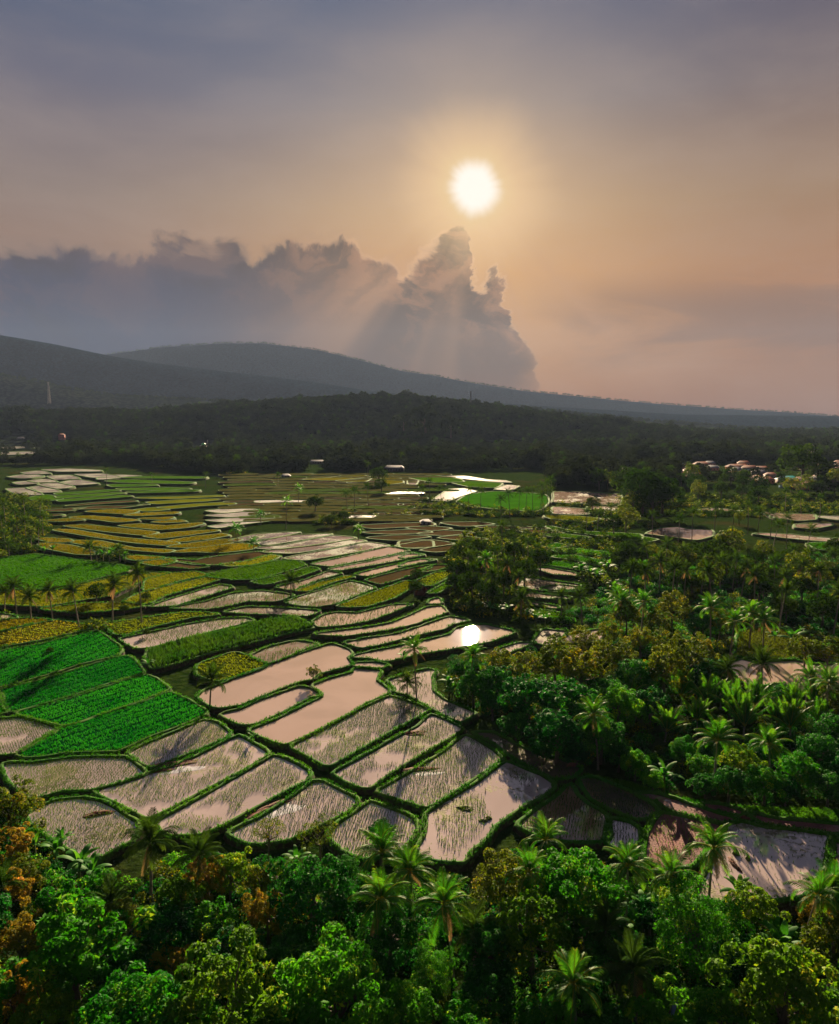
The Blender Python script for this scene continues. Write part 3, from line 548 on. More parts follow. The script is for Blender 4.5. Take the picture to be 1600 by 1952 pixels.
def blades(name, base, hgt, wid, nb, splay, m, lean=0.0, seed=1, col=None):
    """tufts of nb blades on each base point"""
    r = np.random.default_rng(seed); n = len(base); B = np.repeat(base, nb, 0); N = len(B)
    a = r.uniform(0, 6.283, N); h = np.repeat(hgt, nb)*r.uniform(.65, 1.1, N) if not np.isscalar(hgt) else hgt*r.uniform(.6, 1.15, N)
    s = r.uniform(.2, 1, N)*splay*h; p_ = r.uniform(0, 6.283, N)
    dx, dy = np.cos(a), np.sin(a); wx, wy = np.cos(p_)*wid/2, np.sin(p_)*wid/2
    V = np.zeros((N, 4, 3)); j = np.c_[dx, dy]*.03
    V[:,0] = B + np.c_[-wx*.6, -wy*.6, 0*h]; V[:,1] = B + np.c_[wx*.6, wy*.6, 0*h]
    V[:,2] = B + np.c_[wx+dx*s*.45, wy+dy*s*.45, h*.6]; V[:,3] = B + np.c_[dx*s, dy*s, h]
    i = np.arange(N)*4
    lr = np.repeat(r.uniform(0, 1, N) if col is None else np.clip(np.repeat(col, nb)+r.normal(0, .15, N), 0, 1), 4)
    return mesh(name, V.reshape(-1, 3), None, np.concatenate([np.c_[i, i+1, i+2], np.c_[i, i+2, i+3]]), [m], attr=lr)
tcount = [0]
PADDY_LABEL = {'murk':'dull flooded terrace with glints','bare':'thin open water terrace mirroring palms','gold':'golden ripening rice terrace','mud':'bare brown mud terrace','green':'green rice terrace','olive':'olive green rice terrace','mauve':'pale flooded stubble terrace','dull':'dull hazy terrace strip','mud2':'dull brown terrace strip','dull2':'dull green terrace strip','farwater':'bright flooded field in the distance','bright':'bright green terrace','rows':'ridged dark plot','meadow':'grassy meadow clearing','seed':'flooded seedling plot','lush':'emerald plot','corn':'leafy plot','redmud':'red mud plot','shallow':'weedy plot','yellowcrop':'yellow plot'}
for fi, (zk, typ, pts, kw) in enumerate(FL):
    if ZM[zk]: pp = [(ZM[zk][0]+x*.2625, ZM[zk][1]+y*.2625) for x, y in pts]
    else: pp = list(pts)
    FPOLY.append(np.array(pp))
    cx = np.mean([p[0] for p in pp]); cyy = np.mean([p[1] for p in pp])
    zf = 0.0
    for _ in range(6): c = P(cx, cyy, zf); zf = float(T(c[0], c[1]))
    zf = max(zf, -0.2)
    D = c[1]
    w3 = np.array([P(x, y, zf) for x, y in pp])[:, :2]
    wp = smooth_poly(w3, max(.9, D/220))
    if 0.5*np.sum(wp[:,0]*np.roll(wp[:,1],-1)-np.roll(wp[:,0],-1)*wp[:,1]) < 0: wp = wp[::-1]
    if D > 290 and typ not in ('farwater','bare'):
        t0_ = np.roll(wp, -1, 0)-np.roll(wp, 1, 0); t0_ /= np.linalg.norm(t0_, axis=1)[:, None]+1e-9
        wp = wp + np.c_[t0_[:,1], -t0_[:,0]]*(.0034*D)
    n = len(wp)
    tg = np.roll(wp, -1, 0)-np.roll(wp, 1, 0); tg /= np.linalg.norm(tg, axis=1)[:, None]+1e-9
    nr = np.c_[tg[:,1], -tg[:,0]]      # outward
    jit = (vnoise(wp[:,0], wp[:,1], 1.7, fi)-.5)
    root = ob('rice_paddy', None, kind='structure', label=kw.get('d') or PADDY_LABEL[typ])
    root.location = (*wp.mean(0), zf)
    def loc(V): V = np.array(V, float); V[:, :2] -= wp.mean(0); V[:, 2] -= zf; return V
    raised = typ in ('dull2','lush','bright','green','olive','gold','dull','corn','meadow','rows','yellowcrop')
    zs = zf + (.12 if raised else 0) + (fi % 5)*.004
    # surface: ear-clipped through a triangulated n-gon
    me = bpy.data.meshes.new('field_surface')
    wo = wp + nr*(.35)
    vv = loc(np.c_[wo, np.full(n, zs)])
    me.from_pydata([tuple(v) for v in vv], [], [tuple(range(n))]); me.materials.append(M[typ]); me.update()
    ob('field_surface' if raised or typ in ('mud','mud2') else 'water_surface', me, root)
    # bank: raised rim round the field
    far = D > 300
    bw = (1.0 if not far else 1.2+.0012*D)*kw.get('bw', 1)
    prof_ = [(-.05,-.25),(.12+.1,.20),(.45,.34),(.80,.30),(1.05,.05),(1.9,-2.2)] if not far else [(0,-.2),(.25,.18),(.8,.20),(1.0,.0),(1.5,-2.4)]
    if raised: prof_ = [(a_, b_+.02) for a_, b_ in prof_]
    rows_ = []
    for k, (o_, h_) in enumerate(prof_):
        oo = (o_*bw + jit*.35*(0.3+k*.2))[:, None]
        hh = zf + h_*(kw.get('bw', 1) if h_ > 0 else 1)*(1+jit*.7) + (vnoise(wp[:,0]*1.3, wp[:,1]*1.3, .9, fi+k)-.5)*.10
        rows_.append(np.c_[wp + nr*oo, hh])
    V = np.concatenate(rows_); K = len(prof_); i = np.arange(n); j = (i+1) % n
    Q = np.concatenate([np.c_[k*n+i, k*n+j, (k+1)*n+j, (k+1)*n+i] for k in range(K-1)])
    ob('bank', mesh('bank', loc(V), Q, mats=[M['bank']], smooth=True), root)
    per = np.linalg.norm(np.roll(wp, -1, 0)-wp, axis=1)
    if D < 330:
        dens = 9 if D < 180 else 4
        L = per.sum(); Nt = int(L*dens)
        cum = np.cumsum(per); s_ = rng.uniform(0, L, Nt); ii = np.searchsorted(cum, s_) % n
        tt = rng.uniform(0, 1, Nt)[:, None]; bp = wp[ii]*(1-tt)+np.roll(wp, -1, 0)[ii]*tt
        o_ = rng.uniform(.15, 1.25, Nt)*bw; bp = bp + nr[ii]*o_[:, None]
        keep = vnoise(bp[:,0], bp[:,1], 3.0, 5) > .22
        bp = bp[keep]; o_ = o_[keep]; hz = zf + np.where(o_ < bw, .25, .02)
        ob('bank_grass', blades('bank_grass', loc(np.c_[bp, hz]), .40 if D < 180 else .5, .12 if D < 180 else .2, 3, .7, M['grass'], seed=fi, col=vnoise(bp[:,0], bp[:,1], 9, 3)), root, kind='stuff')
    # crops
    dens = kw.get('dens', 0)
    x0, y0 = wp.min(0); x1, y1 = wp.max(0)
    if dens and D < 330:
        cen = wp-wp.mean(0); ev, vec = np.linalg.eigh(cen.T@cen); ax = vec[:, 1]; ay = vec[:, 0]
        sp = .50 if D < 160 else .62; sq = .42 if D < 160 else .6
        if kw.get('fine'): sp, sq = .9, .8
        R = np.linalg.norm([x1-x0, y1-y0])/2+1
        a_ = np.arange(-R, R, sp); b_ = np.arange(-R, R, sq); AA, BB = np.meshgrid(a_, b_); AA = AA.ravel(); BB = BB.ravel()
        AA = AA + rng.normal(0, .06, len(AA)); BB = BB + rng.normal(0, .06, len(BB))
        q = wp.mean(0)+AA[:,None]*ax+BB[:,None]*ay
        shr = wp - nr*(.15+.9*min(1, kw.get('thin', 0)))
        k_ = inside(shr, q[:,0], q[:,1]); q = q[k_]
        nz = .6*vnoise(q[:,0], q[:,1], 6.5, fi)+.4*vnoise(q[:,0], q[:,1], 2.2, fi+9)
        th = .25+.17*kw.get('thin', 0)+ (.1 if dens < 1 else -.05)
        k_ = (nz > th) & (rng.uniform(0, 1, len(q)) < min(1, dens*.85)); q = q[k_]
        if kw.get('thin', 0) > 1: 
            e = np.abs((q-wp.mean(0))@ax); q = q[rng.uniform(0,1,len(q)) < .8]
        hg = .55*(1 if D < 170 else 1.15)*(.8 if kw.get('fine') else 1)
        if len(q): ob('rice_seedlings', blades('rice_seedlings', loc(np.c_[q, np.full(len(q), zf-.02)]), hg, (.10 if D < 170 else .15), 3, .45, M['seedling'], seed=fi+50, col=vnoise(q[:,0], q[:,1], 8, fi)), root, kind='stuff')
        tcount[0] += len(q)*8
    if D < 470 and typ in ('gold','olive','green','bright','yellowcrop','rows','meadow'):
        A_ = (x1-x0)*(y1-y0); Nt = int(A_*(2.2 if D > 200 else 4)); q = np.c_[rng.uniform(x0, x1, Nt), rng.uniform(y0, y1, Nt)]; q = q[inside(wp, q[:,0], q[:,1])]
        if typ in ('rows','yellowcrop'): q = q[((q@np.array([.3,1.0]))/1.9 % 1.0) < .62]
        if len(q): ob('rice_plants' if typ in ('gold','olive','green','bright') else 'crop_plants', blades('rice_plants', loc(np.c_[q, np.full(len(q), zs-.02)]), .5, .26 if D > 200 else .16, 3, 1.0, M['b_'+typ], seed=fi, col=vnoise(q[:,0], q[:,1], 9, fi)), root, kind='stuff')
        tcount[0] += len(q)*6
    if typ in ('lush',) or kw.get('tall'):
        A_ = (x1-x0)*(y1-y0); Nt = int(A_*(9 if typ == 'lush' else 3))
        q = np.c_[rng.uniform(x0, x1, Nt), rng.uniform(y0, y1, Nt)]; q = q[inside(wp, q[:,0], q[:,1])]
        if typ == 'lush':
            cen = wp-wp.mean(0); ev, vec = np.linalg.eigh(cen.T@cen); ay = vec[:, 0]
            r_ = ((q@ay)/2.6) % 1.0; q = q[(r_ > .22) | (rng.uniform(0,1,len(q)) < .08)]
            ob('rice_plants', blades('rice_plants', loc(np.c_[q, np.full(len(q), zs-.02)]), .42, .13, 3, .8, M['lushblade'], seed=fi, col=vnoise(q[:,0], q[:,1], 5, fi)), root, kind='stuff')
        else:
            ob('crop_plants', blades('crop_plants', loc(np.c_[q, np.full(len(q), zs-.02)]), 1.3, .22, 4, .6, M['cornleaf'], seed=fi, col=vnoise(q[:,0], q[:,1], 5, fi)), root, kind='stuff')
        tcount[0] += len(q)*6
print('fields', len(FL), 'crop tris', tcount[0])
def in_fields(px, py, grow=0):
    r = np.zeros(np.shape(px), bool)
    for q in FPOLY:
        if q[:,0].min() > np.max(px) or q[:,0].max() < np.min(px): continue
        r |= inside(q, px, py)
    return r
def proj(x, y, z):
    x = np.asarray(x, float); y = np.asarray(y, float); z = np.asarray(z, float)-HC
    f = y*CP - z*SP; u = y*SP + z*CP
    return CX + F*x/f, CY - F*u/f
#NEXT
# ------------------------------------------------------------------ plant meshes
def leafcloud(pos, nrm, size, r, aspect=.5):
    """one folded quad per leaf: base, two sides, tip"""
    n = len(pos); nrm = nrm/(np.linalg.norm(nrm, axis=1)[:, None]+1e-9)
    rv = r.normal(0, 1, (n, 3)); t = np.cross(nrm, rv); t /= np.linalg.norm(t, axis=1)[:, None]+1e-9
    b = np.cross(nrm, t); s = (size*r.uniform(.6, 1.3, n))[:, None]
    V = np.stack([pos - t*s*.5, pos + b*s*aspect*.5 + nrm*s*.08, pos + t*s*.5, pos - b*s*aspect*.5 + nrm*s*.08], 1)
    i = np.arange(n)*4
    return V.reshape(-1, 3), np.c_[i, i+1, i+2, i+3]
def crown(seed, nleaf, size, nblob=34, br=.36, rz=.85, low=-.35, jag=.12, m='leafgreen', aspect=.5, name='foliage', top=1.0):
    """crown of unit radius round the origin, leaves on many overlapping clumps"""
    r = np.random.default_rng(seed)
    k = np.arange(nblob)+.5; z = 1-(1-low)*k/nblob; ph = k*2.39996+r.uniform(0, 6)
    rad = np.sqrt(np.clip(1-z*z, 0, 1)); cc = np.c_[rad*np.cos(ph), rad*np.sin(ph), z*rz]
    cc = cc*(np.clip(r.uniform(.45, 1.15, nblob), 0, 1.0-br*.4))[:, None] + r.normal(0, .05, (nblob, 3))
    cc *= (1 + jag*r.normal(0, 1, (nblob, 1)))
    bsz = br*r.uniform(.65, 1.25, nblob)
    wt = bsz**2/np.sum(bsz**2); which = r.choice(nblob, nleaf, p=wt)
    d = r.normal(0, 1, (nleaf, 3)); d[:, 2] = d[:, 2]*.8 + .45; d /= np.linalg.norm(d, axis=1)[:, None]
    cd = cc[which]/(np.linalg.norm(cc[which], axis=1)[:, None]+1e-6)
    d = d + cd*.35; d /= np.linalg.norm(d, axis=1)[:, None]
    pos = cc[which] + d*(bsz[which]*r.uniform(.72, 1.06, nleaf)**1)[:, None]
    nr = d + r.normal(0, .8, (nleaf, 3)) + np.array([0, 0, .35])
    V, Q = leafcloud(pos, nr, np.full(nleaf, size), r, aspect)
    bl = r.uniform(0, 1, nblob); lr = np.clip(.55*bl[which]+.45*r.uniform(0, 1, nleaf), 0, 1)
    return mesh(name, V, Q, None, [M[m]], attr=np.repeat(lr, 4)), cc
def trunk_mesh(cc, h, r0, nl, seed, m='bark'):
    """tapered trunk up to the origin height h with limbs to the clumps; unit crown sits at z=h"""
    r = np.random.default_rng(seed); b = MB()
    p = np.array([[0,0,-.4],[r.normal(0,.03),r.normal(0,.03),h*.35],[r.normal(0,.06),r.normal(0,.06),h*.75],[0,0,h+.15]])
    b.tube(p, [r0*1.35, r0, r0*.8, r0*.45], 8)
    for c in cc[r.permutation(len(cc))[:nl]]:
        s = np.array([0,0,h*r.uniform(.6, .95)]); e = np.array([0,0,h])+c
        mid = (s+e)/2 + np.array([0,0,-.08]); b.tube([s, mid, e], [r0*.5, r0*.3, r0*.1], 5)
    return b.mesh('trunk', [M[m]], True)
PT = {}
def proto(key, seed, h, **k):
    nl = k.pop('limbs', 10); r0 = k.pop('r0', .07)
    me, cc = crown(seed, **k); PT.setdefault(key, []).append((me, trunk_mesh(cc, h, r0, nl, seed), h))
for s_ in (1, 2, 3):
    proto('G', s_, 1.25, nleaf=8500, size=.094, nblob=64, br=.20, m='leafgreen', jag=.10, aspect=.5)
    proto('L', s_+10, 1.2, nleaf=3800, size=.155, nblob=46, br=.20, m='leafgreen', jag=.20, aspect=.42)
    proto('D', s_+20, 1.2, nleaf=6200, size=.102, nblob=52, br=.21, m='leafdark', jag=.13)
    proto('C', s_+30, 1.4, nleaf=5200, size=.10, nblob=44, br=.19, rz=1.05, m='leaforange', jag=.17)
    proto('O', s_+40, 1.5, nleaf=5200, size=.10, nblob=46, br=.20, rz=1.0, m='leafolive', jag=.15)
for s_ in (1, 2):
    proto('Y', s_+90, 1.3, nleaf=6000, size=.105, nblob=50, br=.19, m='leafyellow', jag=.16, rz=.95)
proto('R', 51, 1.1, nleaf=15000, size=.062, nblob=70, br=.22, rz=1.1, low=-.8, jag=.05, m='leafgreen')
proto('A', 52, 1.6, nleaf=1500, size=.10, nblob=26, br=.24, jag=.2, m='leafolive', limbs=20, r0=.05)
for s_ in (1, 2, 3):
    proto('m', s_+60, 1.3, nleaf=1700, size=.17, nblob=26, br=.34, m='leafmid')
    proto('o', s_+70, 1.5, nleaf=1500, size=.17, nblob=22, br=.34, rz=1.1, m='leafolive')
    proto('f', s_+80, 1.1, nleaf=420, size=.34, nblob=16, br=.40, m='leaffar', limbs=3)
def frond(seed, L=4.4, droop=1.25, n=30, m='frond', wid=.11, ll=.95, merge=None, stem=True):
    r = np.random.default_rng(seed); b = MB() if merge is None else merge
    t = np.linspace(0, 1, 14); a = .25 - droop*t**1.6; seg = L/13
    px_ = np.concatenate([[0], np.cumsum(np.cos(a[:-1])*seg)]); pz = np.concatenate([[0], np.cumsum(np.sin(a[:-1])*seg)])
    side = .25*r.normal()*t**2*L*.25
    R = np.c_[px_, side, pz]
    if stem: b.tube(R, np.linspace(.07, .015, 14), 4, a=.95)
    ts = np.linspace(.14, .995, n); c = np.c_[np.interp(ts, t, R[:,0]), np.interp(ts, t, R[:,1]), np.interp(ts, t, R[:,2])]
    al = np.interp(ts, t, a); tang = np.c_[np.cos(al), 0*al, np.sin(al)]; up = np.c_[-np.sin(al), 0*al, np.cos(al)]
    V = []; Q = []; A = []
    for sgn in (-1, 1):
        ln = ll*(.45+.75*np.sin(np.pi*np.clip(ts*.92+.05, 0, 1)))*r.uniform(.85, 1.1, n)
        fw = .55+.5*ts; dn = r.uniform(.25, .75, n)
        d = tang*fw[:,None] + np.array([0, sgn, 0])*1.0 - up*dn[:,None]*.6; d /= np.linalg.norm(d, axis=1)[:,None]
        d2 = d*1.0; d2[:,2] -= .55; d2 /= np.linalg.norm(d2, axis=1)[:,None]
        w_ = tang*wid/2*(1 if n > 15 else 30/n*.8)
        m_ = c + d*ln[:,None]*.5; e = m_ + d2*ln[:,None]*.5
        V.append(np.stack([c-w_*.6, c+w_*.6, m_+w_, m_-w_], 1)); V.append(np.stack([m_-w_, m_+w_, e+w_*.15, e-w_*.15], 1))
        lr = .25+.45*ts+r.uniform(-.15, .15, n); A += [np.repeat(lr, 4)]*2
    V = np.concatenate(V).reshape(-1, 3); i = np.arange(len(V)//4)*4
    b.add(V, np.c_[i, i+1, i+2, i+3], a=np.clip(np.concatenate(A), 0, 1))
    return b if merge is not None else b.mesh('frond', [M[m]])
FR = [frond(100+k, L=4.4*(.9+.05*k), droop=[.9,1.15,1.35,1.6,1.9][k]) for k in range(5)]
FRD = [frond(120+k, L=4.2, droop=[1.0,1.3,1.7][k], m='fronddark') for k in range(3)]
M['fronddry'] = leafmat('dry_frond', (.16,.10,.04), (.30,.19,.07), trans=.3, tc=(1,1,1))
FRX = [frond(140+k, L=3.8, droop=.5, m='fronddry', ll=.6) for k in range(2)]
FRN = [frond(130+k, L=6.0, droop=[.35,.6,.85][k], n=34, ll=1.0, wid=.14, m='frond') for k in range(3)]
def palm_trunk(h, seed, r0=.20):
    r = np.random.default_rng(seed); b = MB(); n = 16; t = np.linspace(0, 1, n)
    bx, by = r.normal(0, .05, 2)*h
    pts = np.c_[bx*t**2 - bx*t*.0, by*t**2, t*h-.05*h*(t < .01)]
    rad = r0*(1-.38*t)*(1+.10*(np.arange(n) % 2)); rad[0] *= 1.5
    b.tube(pts, rad, 7); return b.mesh('trunk', [M['palmbark']], True), pts[-1]
TR = {h: [palm_trunk(h, h*7+k) for k in range(3)] for h in (3, 6, 8, 10, 12, 14)}
cb = MB()
for k in range(7):
    th = k*.9; c = np.array([.25*math.cos(th), .25*math.sin(th), -.25-.08*(k % 2)])
    o8 = np.array([[1,0,0],[-1,0,0],[0,1,0],[0,-1,0],[0,0,1],[0,0,-1]])*.15+c
    cb.add(o8, None, [[4,0,2],[4,2,1],[4,1,3],[4,3,0],[5,2,0],[5,1,2],[5,3,1],[5,0,3]], a=.4+.1*k)
COCO = cb.mesh('coconuts', [M['leafolive']], True)
def crown_palm(seed, nf, n, m, L=4.2):
    r = np.random.default_rng(seed); V = []; Q = []; A = []; off_ = 0; b = MB()
    for k in range(nf):
        f = MB(); frond(seed*50+k, L=L, droop=r.uniform(.9, 1.8), n=n, merge=f, stem=False, wid=.12)
        v = np.concatenate(f.V); el = math.radians(75-105*(k/nf)); az = k*2.4+r.uniform(-.2, .2)
        ce, se = math.cos(el), math.sin(el); v = np.c_[v[:,0]*ce-v[:,2]*se, v[:,1], v[:,0]*se+v[:,2]*ce]
        ca, sa = math.cos(az), math.sin(az); v = np.c_[v[:,0]*ca-v[:,1]*sa, v[:,0]*sa+v[:,1]*ca, v[:,2]]
        b.add(v, np.concatenate(f.Q), a=np.concatenate(f.A))
    return b.mesh('crown', [M[m]])
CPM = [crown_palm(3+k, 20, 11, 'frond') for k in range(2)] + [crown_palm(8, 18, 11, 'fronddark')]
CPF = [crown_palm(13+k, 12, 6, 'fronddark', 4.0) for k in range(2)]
ONES = ['first','second','third','fourth','fifth','sixth','seventh','eighth','ninth','tenth','eleventh','twelfth','thirteenth','fourteenth','fifteenth','sixteenth','seventeenth','eighteenth','nineteenth']
def ordw(n):
    if n == 1: return 'leftmost'
    if n < 20: return ONES[n-1]+' from left'
    t = ['twent','thirt','fort','fift','sixt','sevent','eight'][n//10-2]
    return (t+'ieth' if n % 10 == 0 else t+'y-'+ONES[n % 10-1])+' from left'
ORD = [ordw(k+1) for k in range(85)]
TT = np.geomspace(25, 7000, 1500)
def foot(px, py, h):
    """where a plant of crown height h stands, its crown seen at that pixel"""
    d = ray(px, py); g = HC+TT*d[2] - (HT(TT*d[0], TT*d[1])+h)
    i = int(np.argmax(g < 0)) if (g < 0).any() else len(TT)-1
    i = max(i, 1); u = g[i-1]/(g[i-1]-g[i]+1e-9); t = TT[i-1]+(TT[i]-TT[i-1])*min(max(u, 0), 1)
    return t*d[0], t*d[1], float(HT(t*d[0], t*d[1]))
pc = [0]
def palm(px, py, h, label, group, kind='n', s=1.0, yaw=None):
    pc[0] += 1; k = pc[0]; r = random.Random(k*31+5)
    x, y, zg = foot(px, py, h*s)
    o = ob('coconut_palm' if kind != 'nipa' else 'fan_palm', None, loc=(x, y, zg), label=label, cat='palm tree', group=group)
    o.rotation_euler.z = r.uniform(0, 6.28) if yaw is None else yaw; q0 = r.uniform(.84, 1.12) if kind != 'nipa' else r.uniform(.8, 1.15)
    if py > 1580: q0 *= .9
    h = h/q0; o.scale = (q0, q0, q0); o.rotation_euler.x = r.uniform(-.08, .08); o.rotation_euler.y = r.uniform(-.08, .08)
    hh = min(TR, key=lambda q: abs(q-h)); tm, top = TR[hh][k % 3]
    t = ob('trunk', tm, o); t.scale.z = h/hh
    top = Vector((top[0], top[1], top[2]*h/hh))
    D = math.hypot(x, y)
    if kind == 'nipa': nf, fr = 15, FRN
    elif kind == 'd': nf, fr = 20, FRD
    else: nf, fr = r.choice((18, 20, 22, 24, 26)), FR
    dead = r.choice((0, 0, 1, 2, 3)) if kind != 'nipa' else 0
    if D < 275 and kind != 'm':
        for j in range(nf):
            u = j/(nf-1); el = (78-100*u**1.1) if kind != 'nipa' else (84-50*u)
            f = ob('frond', fr[r.randrange(len(fr)) if kind == 'nipa' else min(len(fr)-1, int(u*len(fr)*.8+r.random()*1.2))], o, top)
            f.rotation_euler = Euler((r.uniform(-.25, .25), -math.radians(el+r.uniform(-8, 8)), j*2.39996+r.uniform(-.25, .25)), 'XYZ')
            q = r.uniform(.85, 1.1); f.scale = (q, q, q)
        for j in range(dead):
            f = ob('frond', FRX[j % 2], o, top, label='dry brown hanging frond'); f.rotation_euler = Euler((r.uniform(-.3, .3), math.radians(r.uniform(48, 75)), r.uniform(0, 6.28)), 'XYZ')
        if kind == 'n': ob('coconuts', COCO, o, top)
    else:
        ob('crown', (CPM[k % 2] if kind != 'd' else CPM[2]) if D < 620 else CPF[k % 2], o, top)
    return o
def cluster(phrase, group, items, adj='coconut palm'):
    items = sorted(items, key=lambda q: q[0])
    for i, it in enumerate(items):
        a = it[4] if len(it) > 4 else adj
        lab = f'{a}, {ORD[i]} {phrase}' if len(items) > 1 else f'{a} {phrase}'
        palm(it[0], it[1], it[2], lab, group, it[3] if len(it) > 3 else 'n')
# crown centre in the photograph, height of the crown in metres, kind
cluster('along the front paddy edge', 'coconut palms along the front of the paddies', [(282,1612,8,'d'),(383,1625,7,'d'),(734,1618,8),(790,1662,9),(865,1722,9),(715,1712,9),(1005,1668,8),(1043,1605,7),(1200,1652,8),(1285,1662,8),(1356,1625,9),(1535,1692,9),(1598,1700,8)])
cluster('among the foreground trees', 'coconut palms among the foreground trees', [(1105,1875,8),(1220,1850,7,'d'),(1150,1775,6,'d'),(205,1722,5,'d'),(8,1690,6,'d'),(905,1770,5,'d')])
cluster('along the track under the right hand forest', 'coconut palms at the forest edge', [(1144,1362,10),(1366,1416,9),(1474,1421,8)])
cluster('in the right hand forest by the far pond', 'coconut palms in the right forest', [(1358,1159,12),(1395,1188,11),(1432,1170,10),(1458,1183,9),(1225,1149,9),(1185,1148,9),(1456,1268,9,'d'),(1540,1290,7),(1579,1305,9),(1490,1125,13,'d'),(1176,1138,8),(1390,1275,6,'d')])
cluster('in the thicket of upright fronds', 'upright frond palms in the right forest', [(1350,1345,2.2,'nipa'),(1400,1362,2.2,'nipa'),(1442,1345,2.2,'nipa'),(1516,1350,2.5,'nipa'),(1206,1330,2,'nipa'),(1269,1395,2,'nipa'),(1508,1390,2,'nipa'),(1419,1385,2,'nipa'),(1480,1378,2,'nipa'),(1300,1330,2,'nipa'),(1330,1375,2,'nipa'),(1560,1380,2,'nipa'),(1375,1335,2,'nipa'),(1550,1340,2,'nipa')], 'stemless palm with upright fronds')
palm(795, 1234, 12.5, 'tall slim coconut palm standing at the corner of the weedy pond', 'coconut palms in the paddies')
palm(776, 1302, 3, 'short palm beside the tall slim one at the weedy pond', 'coconut palms in the paddies', 'd')
palm(897, 1250, 9, 'broad coconut palm just below the reflected sun', 'coconut palms in the paddies')
palm(398, 1297, 6.5, 'lone coconut palm at the left corner of the open ponds', 'coconut palms in the paddies', 'd')
palm(1071, 1140, 7, 'dark coconut palm beside the glinting terraces under the grove', 'coconut palms in the paddies', 'd')
palm(1111, 1140, 7.5, 'bushy coconut palm right of the dark one under the grove', 'coconut palms in the paddies', 'd')
palm(993, 1142, 6, 'small palm among bananas above the reflected sun', 'coconut palms in the paddies', 'd')
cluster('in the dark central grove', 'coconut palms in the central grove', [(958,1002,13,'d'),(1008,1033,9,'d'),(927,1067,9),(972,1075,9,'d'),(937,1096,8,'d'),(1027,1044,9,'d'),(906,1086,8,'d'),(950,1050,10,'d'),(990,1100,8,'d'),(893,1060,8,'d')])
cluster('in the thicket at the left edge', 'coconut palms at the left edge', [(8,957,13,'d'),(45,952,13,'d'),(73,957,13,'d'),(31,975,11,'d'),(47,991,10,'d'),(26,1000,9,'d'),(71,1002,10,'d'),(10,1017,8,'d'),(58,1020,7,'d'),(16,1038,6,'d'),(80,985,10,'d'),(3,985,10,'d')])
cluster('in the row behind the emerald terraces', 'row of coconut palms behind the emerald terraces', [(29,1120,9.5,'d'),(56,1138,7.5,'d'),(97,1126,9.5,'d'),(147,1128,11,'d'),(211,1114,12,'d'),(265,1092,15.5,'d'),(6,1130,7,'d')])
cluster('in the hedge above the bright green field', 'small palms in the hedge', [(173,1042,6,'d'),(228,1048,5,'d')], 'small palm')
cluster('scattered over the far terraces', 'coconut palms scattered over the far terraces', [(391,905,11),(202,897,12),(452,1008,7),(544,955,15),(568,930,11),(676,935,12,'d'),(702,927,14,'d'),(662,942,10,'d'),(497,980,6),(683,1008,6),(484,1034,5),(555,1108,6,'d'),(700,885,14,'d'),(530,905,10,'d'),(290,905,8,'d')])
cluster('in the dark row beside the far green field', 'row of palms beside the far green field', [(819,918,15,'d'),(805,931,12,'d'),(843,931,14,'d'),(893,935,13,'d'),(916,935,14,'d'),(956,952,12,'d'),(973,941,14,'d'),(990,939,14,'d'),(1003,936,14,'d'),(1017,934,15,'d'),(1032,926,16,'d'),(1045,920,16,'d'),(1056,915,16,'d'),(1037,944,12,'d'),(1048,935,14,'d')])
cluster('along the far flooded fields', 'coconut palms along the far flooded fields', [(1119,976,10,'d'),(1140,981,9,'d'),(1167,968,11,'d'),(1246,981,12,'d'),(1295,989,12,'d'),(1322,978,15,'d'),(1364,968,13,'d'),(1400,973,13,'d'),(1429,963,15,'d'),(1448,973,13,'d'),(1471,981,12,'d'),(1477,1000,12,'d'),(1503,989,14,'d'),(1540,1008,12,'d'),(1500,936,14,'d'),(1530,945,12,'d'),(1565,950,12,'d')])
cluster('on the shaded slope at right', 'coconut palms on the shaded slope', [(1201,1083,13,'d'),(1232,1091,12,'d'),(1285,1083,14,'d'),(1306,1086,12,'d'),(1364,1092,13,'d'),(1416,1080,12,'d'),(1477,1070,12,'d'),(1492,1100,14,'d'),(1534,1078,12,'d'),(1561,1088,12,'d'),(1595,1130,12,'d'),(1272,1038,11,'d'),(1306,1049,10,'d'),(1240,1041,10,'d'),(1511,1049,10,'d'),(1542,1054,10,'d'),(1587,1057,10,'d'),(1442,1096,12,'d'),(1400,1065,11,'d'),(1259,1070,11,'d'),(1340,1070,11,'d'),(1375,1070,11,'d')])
# ------------------------------------------------------------------ broadleaf trees
CN = {'Y':'yellow green leafy tree','G':'bright green leafy tree','L':'loose large leaved green tree','D':'dark green tree','C':'copper leaved tree','O':'olive green tree','R':'dense rounded bright green tree','A':'thin airy olive tree','m':'dark hazy broadleaf tree','o':'olive crowned tree','f':'distant tree'}
tc_ = [0]
def tree(px, py, rpx_, kind, label, group, h=None, scale_h=1.0):
    tc_[0] += 1; k = tc_[0]; vs = PT[kind]; me, tr, uh = vs[k % len(vs)]
    hc = h or 6.0; rpx = rpx_*(.82 if py > 1560 else .92)
    for _ in range(3):
        x, y, zg = foot(px, py, hc); R = rpx*math.sqrt(x*x+y*y+(HC-zg-hc)**2)/F
        hc = h or uh*R
    o = ob('broadleaf_tree', None, loc=(x, y, zg), label=label, cat='tree', group=group)
    o.rotation_euler.z = random.uniform(0, 6.28)
    o.scale = (R, R, R*random.uniform(.9, 1.1))
    kz = hc/(uh*o.scale.z)
    t = ob('trunk', tr, o); t.scale.z = kz
    c = ob('foliage', me, o, (0, 0, uh*kz))
    return o
